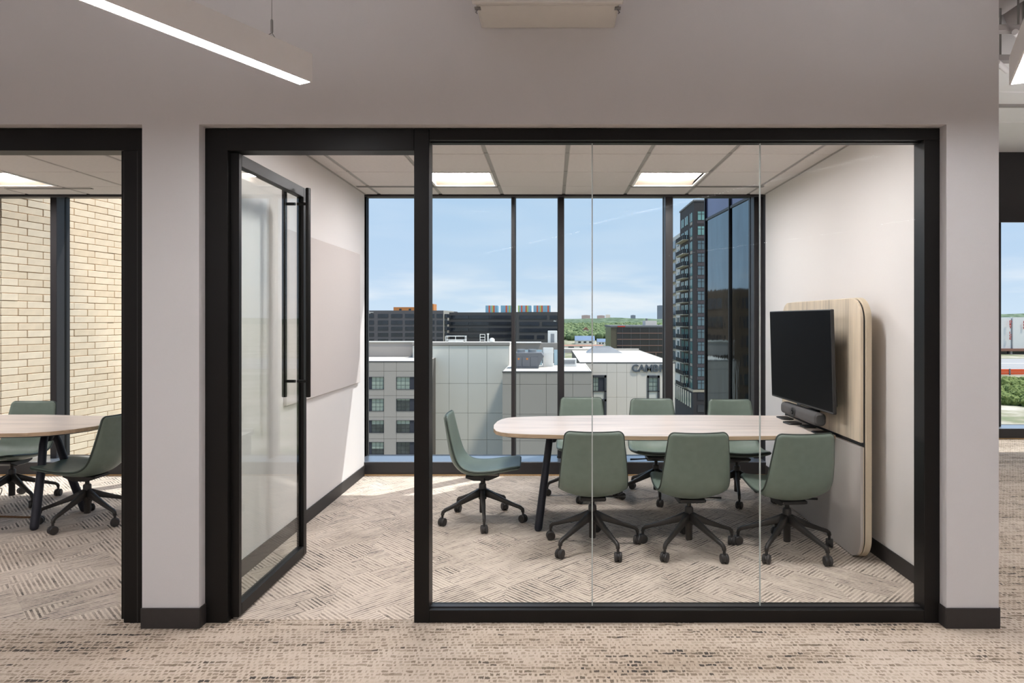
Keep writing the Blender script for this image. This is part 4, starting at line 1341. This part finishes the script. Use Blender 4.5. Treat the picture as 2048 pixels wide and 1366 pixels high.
for z in (.4, .85, 1.3): MB().cyl((-.38, 0, z), (.38, 0, z), .04, n=6).build('rung', E['white'], u)
u = empty('roof_vent_pipe', (XX(976, 106), 106, ZP), label='white vent pipe beside the roof ladder', cat='vent pipe')
MB().tube([(0, 0, 0), (0, 0, 1.2), (0, 0, 1.3), (0, 0, 1.45)], [.10, .10, .17, .17], 10).build('pipe', E['white'], u)
u = empty('roof_exhaust', (XX(984, 107), 107, ZP), label='round white exhaust cap on the hotel roof', cat='vent')
MB().tube([(0, 0, 0), (0, 0, .2), (0, 0, .5), (0, 0, .68), (0, 0, .74)], [.3, .45, .42, .25, .02], 14).build('cap', E['white'], u)
u = empty('roof_stair_box', (XX(1105, 114), 114, ZZ(690, 114)), label='white boxy roof penthouse behind the hotel parapet', cat='penthouse')
bx('body', E['white'], u, -.8, .8, 0, 2, 0, 2.4, .03); bx('door', E['metal'], u, -.3, .3, -.05, 0, 0, 1.9)

# ---------------- dark office blocks behind
DA = 400.0
oa = empty('office_block', label='dark grey office block with rows of windows, farthest left behind the hotel', cat='building')
fbox('body', E['officeA'], oa, 640, 887, 621, 800, DA, 0, 60)
sd = MB().add([(XX(887, DA), DA, GR), (XX(895.5, DA + 14), DA + 14, GR), (XX(895.5, DA + 14), DA + 40, GR), (XX(887, DA), DA + 40, GR),
               (XX(887, DA), DA, ZZ(621, DA)), (XX(895.5, DA + 14), DA + 14, ZZ(621, DA)), (XX(895.5, DA + 14), DA + 40, ZZ(621, DA)), (XX(887, DA), DA + 40, ZZ(621, DA))],
              [(3, 2, 1, 0), (4, 5, 6, 7), (0, 1, 5, 4), (1, 2, 6, 5), (2, 3, 7, 6), (3, 0, 4, 7)]).build('angled_side', E['officeA2'], oa)
ra = [(628, 635.6), (641, 649), (653.5, 660.8), (666, 672.8), (678, 685)]
for y0, y1 in ra:
    for x0, x1 in ((640, 660), (668, 690), (697, 720), (727, 748), (756, 776.5), (782.6, 805), (810.5, 833), (838, 869), (873.5, 885.5)):
        fbox('window', E['pane_n'], oa, x0, x1, y0, y1, DA, -.25, .2)
    fbox('side_window', E['pane_n'], sd, 889.3, 894, y0, y1, DA + 3, -.3, 10)
for k, w in enumerate((4, 12, 6)):
    fbox('sign_line', E['white'], oa, 735, 735 + w, 622.3 + k * 1.9, 623.2 + k * 1.9, DA, -.4, 0)
ob = empty('office_block', label='charcoal office block with long ribbon windows behind the pale hotel wing', cat='building')
fbox('rear_body', E['officeB'], ob, 897.5, 1032, 624.8, 800, 420, 0, 60)
for y0, y1 in ((631, 637.5), (644, 650.6), (656, 663), (669, 675)):
    for x0, x1 in ((897, 937), (937.8, 978), (978.8, 1030)): fbox('ribbon_window', E['pane_n'], ob, x0, x1, y0, y1, 420, -.3, .2)
fbox('front_body', E['officeB'], ob, 1030, 1121, 624, 800, DA, 0, 60)
for y0, y1, xs in ((631, 638, ((1039, 1094), (1100, 1119))), (644, 651.4, ((1039, 1078.6), (1084.5, 1119))), (657, 664.6, ((1039, 1119),)), (670.7, 678, ((1039, 1068), (1074, 1089), (1096, 1119)))):
    for x0, x1 in xs: fbox('ribbon_window', E['pane_n'], ob, x0, x1, y0, y1, DA, -.3, .2)
text_mesh('An', 'sign_letters', E['white'], ob, XX(1107, DA), DA - .3, ZZ(643.3, DA), .95, .1, .02)
pc = empty('striped_penthouse', label='rooftop penthouse boxes striped blue, orange and green on the charcoal block', cat='penthouse')
pat = 'bbobgbobbogbbobgobbbobgb'
for x0, x1, D in ((971, 995.5, 432), (1001.5, 1024, 432), (1036, 1062.5, 428), (1067, 1101, 426)):
    yb_ = 640 - (6.296 - EYE) / D * F
    fbox('box', E['st_b'], pc, x0, x1, 611.4, yb_, D, .3, 9)
    n = max(1, round((x1 - x0) / 3.05)); w = (x1 - x0) / n
    for k in range(n):
        c = pat[(k + int(x0)) % len(pat)]
        fbox('stripe_panel', E['st_' + c], pc, x0 + k * w, x0 + (k + 1) * w, 611, yb_, D, 0, .3)
ot = empty('terracotta_building', label='orange terracotta building peeking above the dark grey block', cat='building')
fbox('body', E['orange'], ot, 787, 850, 614.3, 800, 600, 0, 20); fbox('tower', E['orange'], ot, 850, 868, 608, 800, 600, -2, 14)
for x in (801, 820, 838): fbox('window', E['pane_n'], ot, x - 2.2, x + 2.2, 617.4, 621.5, 600, -.4, .1)

# ---------------- dark glass office right of the trees
og = empty('glass_office', label='dark glass office with copper floor bands beyond the white roof', cat='building')
DG = 350.0
fbox('body', E['dglass'], og, 1234, 1420, 655, 800, DG, 0, 40); fbox('side_wing', E['olive'], og, 1222, 1234, 653, 800, DG, .3, 36)
fbox('parapet', E['metal2'], og, 1221, 1420, 651, 654.6, DG, -.4, 40); fbox('red_sign', E['redtxt'], og, 1235, 1250, 652, 654, DG, -.8, -.4)
for y in (666.3, 678.6, 691, 704.5): fbox('floor_band', E['copper'], og, 1234, 1420, y - .8, y + .8, DG, -.35, .1)
for x in (1236.5, 1255, 1273.7, 1292.7, 1311.5, 1330): fbox('column', E['copper'], og, x - .7, x + .7, 705, 740, DG, -.6, .3)
for x in (1245, 1262, 1280, 1298, 1316): fbox('mullion', E['metal2'], og, x - .2, x + .2, 655, 705, DG, -.3, .1)
fbox('roof_room', E['beige'], og, 1291, 1313.5, 641.5, 652, DG + 15, 0, 12); fbox('chimney', E['metal2'], og, 1292.5, 1295.5, 637, 642, DG + 15, 1, 3)

# town roofs between
def house(name, label, px, D, w, d, h, rh, wall, roof, gable_x=False):
    r = empty(name, (XX(px, D), D, GR), label=label, cat='house')
    bx('walls', E[wall], r, -w / 2, w / 2, 0, d, 0, h)
    if gable_x: vs = [(-w / 2 - .5, -.5, h), (w / 2 + .5, -.5, h), (w / 2 + .5, d + .5, h), (-w / 2 - .5, d + .5, h), (-w / 2 - .5, d / 2, h + rh), (w / 2 + .5, d / 2, h + rh)]; fs = [(0, 1, 5, 4), (2, 3, 4, 5), (0, 4, 3), (1, 2, 5), (3, 2, 1, 0)]
    else: vs = [(-w / 2 - .5, -.5, h), (w / 2 + .5, -.5, h), (w / 2 + .5, d + .5, h), (-w / 2 - .5, d + .5, h), (0, -.5, h + rh), (0, d + .5, h + rh)]; fs = [(0, 4, 5, 3), (1, 2, 5, 4), (0, 1, 4), (2, 3, 5), (3, 2, 1, 0)]
    MB().add(vs, fs).build('roof', E[roof], r)
    for k in (-1, 0, 1): bx('window', E['pane_n'], r, k * w * .28 - w * .07, k * w * .28 + w * .07, -.2, .1, h * .35, h * .75)
house('blue_roofed_hall', 'long building with a bright blue roof among the trees', 1170, 900, 26, 24, 5, 6, 'lightwall', 'bluer', True)
house('blue_roofed_hall', 'smaller blue roofed building right of the long blue hall', 1206, 870, 14, 20, 4, 4, 'lightwall', 'bluer', True)
house('gabled_house', 'red brick gabled house rising above the tree canopy', 1172, 1300, 10, 14, 14, 5, 'pinkb', 'rust')
house('low_shop', 'low flat shop with rust coloured roof below the blue hall', 1165, 760, 46, 18, 3, 1.2, 'lightwall', 'rust', True)
house('low_shop', 'low white shop roof between the trees and the hotel roof', 1205, 700, 40, 18, 3, 1.0, 'lightwall', 'roof', True)
house('low_shop', 'low tan shop at the foot of the trees behind the hotel roof', 1150, 680, 36, 16, 3, .8, 'beige', 'beige', True)
for px, D, w, top, mt, lab in ((1172, 6500, 82, 630.5, 'pinkb', 'pinkish block on the horizon above the tree canopy, left'), (1202, 6600, 74, 631, 'pinkb', 'pinkish block on the horizon above the tree canopy, right'),
                               (1216, 6700, 44, 629.5, 'beige', 'pale block on the horizon between the trees and sky'), (1266.5, 6500, 44, 630.5, 'hazeb', 'grey block on the horizon above the glass office'),
                               (1322, 6500, 66, 611, 'hazeb', 'hazy distant tower beside the window mullion')):
    r = empty('distant_block', (XX(px, D), D, GR), label=lab, cat='building', group='buildings on the horizon')
    h = ZZ(top, D) - GR
    bx('body', E[mt], r, -w / 2, w / 2, 0, 30, 0, h); bx('roof_room', E[mt], r, -w / 4, w / 4, 5, 20, h, h + 2)

# ---------------- residential tower
tw = empty('apartment_tower', label='tall dark apartment tower with stacked balconies beside the mirrored bay', cat='building')
DT = 166.0; XT = XX(1388, DT)
bx('body', E['tower'], tw, XT, XT + 16, DT, 184, ZZ(782, DT), ZZ(402.5, DT))
bx('podium', E['tower'], tw, XT - .15, XT + 16, DT - .15, 195.5, GR, ZZ(782, DT)); bx('belt_course', E['slab'], tw, XT - .3, XT + 16, DT - .3, 195.6, ZZ(782, DT) - .25, ZZ(782, DT) + .3)
bx('coping', E['metal2'], tw, XT - .2, XT + 16, DT - .2, 184.2, ZZ(402.5, DT), ZZ(402.5, DT) + .4)
fy0 = 431.5
ys = [431.5, 461.3, 490.2] + [515.8 + 25.35 * k for k in range(11)]
for k, yc in enumerate(ys):
    zc = ZZ(yc, DT); hh = 1.05
    f = bx('window', E['tealD'] if k > 1 else E['teal'], tw, XX(1395.5, DT), XX(1410, DT), DT - .12, DT + .1, zc - hh, zc + hh)
    m = MB(); xm = XX(1402.7, DT)
    m.box(xm - .07, xm + .07, DT - .2, DT - .1, zc - hh, zc + hh)
    m.box(XX(1395.5, DT), XX(1410, DT), DT - .2, DT - .1, zc + hh * .35, zc + hh * .45); m.build('muntins', E['dkframe'], f)
    if k < len(ys) - 1: bx('spandrel', E['towerp'], tw, XX(1394, DT), XX(1411, DT), DT - .06, DT + .05, zc - hh - .9, zc - hh - .1)
    for (ya, yb) in ((178.7, 181.6), (173.4, 176.7), (167.9, 170.3)):
        f = bx('window', E['teal'], tw, XT - .12, XT + .1, ya, yb, zc - 1.1, zc + 1.1)
        bx('muntins', E['dkframe'], f, XT - .2, XT - .1, (ya + yb) / 2 - .06, (ya + yb) / 2 + .06, zc - 1.1, zc + 1.1)
    bx('spandrel', E['officeA2'], tw, XT - .06, XT + .05, 167.9, 170.3, zc - 1.9, zc - 1.2)
    if k >= 1:
        b_ = bx('balcony', E['slab'], tw, XT - 1.5, XT, 172.6, 182.6, zc - 1.55, zc - 1.30, .03)
        rl = MB()
        rl.box(XT - 1.5, XT - 1.42, 172.6, 182.6, zc - .35, zc - .25)
        rl.box(XT - 1.5, XT, 172.6, 172.68, zc - .35, zc - .25)
        for q in range(20): rl.box(XT - 1.49, XT - 1.43, 172.7 + q * .5, 172.95 + q * .5, zc - 1.3, zc - .3)
        for q in range(3): rl.box(XT - 1.4 + q * .5, XT - 1.15 + q * .5, 172.62, 172.68, zc - 1.3, zc - .3)
        rl.build('railing', E['rail'], b_)
for yc in (793, 817):
    bx('podium_window', E['pane_n'], tw, XX(1394.5, DT), XX(1409, DT), DT - .3, DT, ZZ(yc + 7, DT), ZZ(yc - 7, DT))
for q in range(9):
    bx('podium_window', E['tealD'], tw, XT - .3, XT, 168 + q * 3, 169.9 + q * 3, ZZ(818, DT), ZZ(788, DT))
t2 = empty('white_apartment_block', label='lower white apartment block with balconies behind the dark tower', cat='building')
bx('body', E['tower2'], t2, XT, XT + 16, 184.2, 196.5, ZZ(782, DT) + .3, ZZ(466, 184.2))
for k in range(12):
    zc = ZZ(483 + 23 * k, 184.2)
    if zc < ZZ(770, DT): break
    for ya, yb in ((185.4, 187.6), (191, 194.8)): bx('window', E['tealD'], t2, XT - .12, XT + .1, ya, yb, zc - 1.1, zc + 1.1)
    b_ = bx('balcony', E['slab'], t2, XT - 1.3, XT, 190.2, 196, zc - 1.5, zc - 1.25, .03)
    bx('railing', E['rail'], b_, XT - 1.3, XT - 1.22, 190.2, 196, zc - 1.25, zc - .25)
    if k in (4, 5, 6, 7): bx('taupe_panel', E['officeA2'], t2, XT - .05, XT + .05, 184.3, 189.5, zc - 1.3, zc + 1.3)

# ---------------- brown brick building mirrored in the bay glass
bb = empty('brown_brick_building', (-36, 104, 0), label='brown brick building seen mirrored in the dark glass bay', cat='building')
bx('body', E['brownb'], bb, -30, 0, 0, 24, GR, 6.6)
for i in range(9):
    for j in range(11):
        z = 4.6 - j * 3.1
        bx('window', E['pane_n'], bb, -3.0 - i * 3.2 - .7, -3.0 - i * 3.2 + .7, -.15, .1, z - 1.2, z + .6)
for i in range(6):
    for j in range(11):
        z = 4.6 - j * 3.1
        bx('window', E['pane_n'], bb, -.1, .15, 3 + i * 3.5, 4.4 + i * 3.5, z - 1.2, z + .6)

# ---------------- view of the right-hand window
di = empty('ice_plant', label='white windowless plant with red vertical lettering seen through the right window', cat='building')
DI = 640.0
fbox('hall', E['white'], di, 1960, 2022, 635.5, 700, DI, 0, 30); fbox('hall', E['white'], di, 2024, 2130, 634.5, 699, DI, -1.5, 30)
fbox('seam', E['metal'], di, 2022, 2024, 637, 700, DI, .3, 5)
fbox('base', E['rust'], di, 1960, 2130, 697, 702, DI, -3, 28); fbox('dock', E['pane_n'], di, 1960, 2130, 702, 709, DI, .5, 25)  # dark-coloured strip along the foot of the plant
for x in (2020, 2070): fbox('dock_pier', E['greywall2'], di, x - 2, x + 2, 701, 714, DI, -2, 2)
def vtext(s, px, py0, step, h):
    y = py0
    for c in s:
        if c != ' ':
            text_mesh(c, 'red_letter', E['redtxt'], di, XX(px, DI - 3) , DI - 3.2, ZZ(y, DI - 3), h, .4, .03)
        y += step
vtext('DRY ICE', 2018.5, 645.5, 5.6, 2.2)
vtext('ICE', 2046.5, 646.5, 5.6, 2.2)
rd = empty('road', label='grey road with orange barrier far below the right window', cat='road')
bx('asphalt', E['road'], rd, 100, 900, 440, 560, GR, GR + .3)
bx('lane_line', E['white'], rd, 100, 900, 498, 500, GR + .3, GR + .35)
fb = empty('orange_barrier', label='orange barrier fence along the road below the right window', cat='barrier')
bx('lower_board', E['orangef'], fb, 220, 420, 396, 397, ZZ(749, 396), ZZ(744.6, 396)); bx('upper_board', E['orangef'], fb, 220, 420, 396, 397, ZZ(744.2, 396), ZZ(738.5, 396))
for x in (240, 270.5, 300, 330): bx('post', E['metal2'], fb, x - .4, x + .4, 395.7, 396, GR, ZZ(737.5, 396))

def make_tree(i, px, D, top, rad, label):
    base = Vector((XX(px, D), D, GR)); zt = ZZ(top, D)
    r = empty('street_tree', base, label=label, cat='tree', group='trees below the right window')
    H = zt - GR
    MB().tube([(0, 0, 0), (.1, 0, H * .3), (0, .1, H * .6)], [.45, .35, .2], 8).build('trunk', E['bark'], r)
    m = MB(); rr = random.Random(i)
    for k in range(46):
        a = rr.uniform(0, 2 * PI); q = rad * math.sqrt(rr.random()); s = rr.uniform(.22, .38) * rad
        zz = H - s * .8 - (q / rad) ** 2 * H * .35 - rr.random() * H * .35
        c = Vector((q * math.cos(a), q * math.sin(a), zz))
        m.add([c + Vector((v.x * s * rr.uniform(.7, 1.2), v.y * s * rr.uniform(.7, 1.2), v.z * s * rr.uniform(.6, 1.0))) for v in IV], IF, False)
    m.build('crown', E['leaf'], r)
TRS = [(2010, 330, 752, 8, 'pale leafy tree nearest the orange barrier at the left window edge'), (2046, 340, 753, 8, 'leafy tree below the orange barrier at the right image edge'),
       (2024, 300, 768, 7, 'darker leafy tree in the middle below the right window'), (1994, 262, 778, 7, 'leafy tree at the lower left of the right window view'),
       (2050, 258, 779, 7, 'leafy tree at the lower right of the right window view')]
for i, a in enumerate(TRS): make_tree(i, *a)
lr = empty('low_white_roof', label='white flat roof edge just below the right window', cat='roof')
ZL = -9.0
bx('roof_sheet', E['roof'], lr, 25, 70, 48, 63, ZL - .3, ZL); bx('parapet', E['roof'], lr, 25, 70, 63, 63.5, ZL - .3, ZL + .25)
bx('walls', E['greywall'], lr, 25.2, 69.8, 48.2, 63.3, GR, ZL - .3)
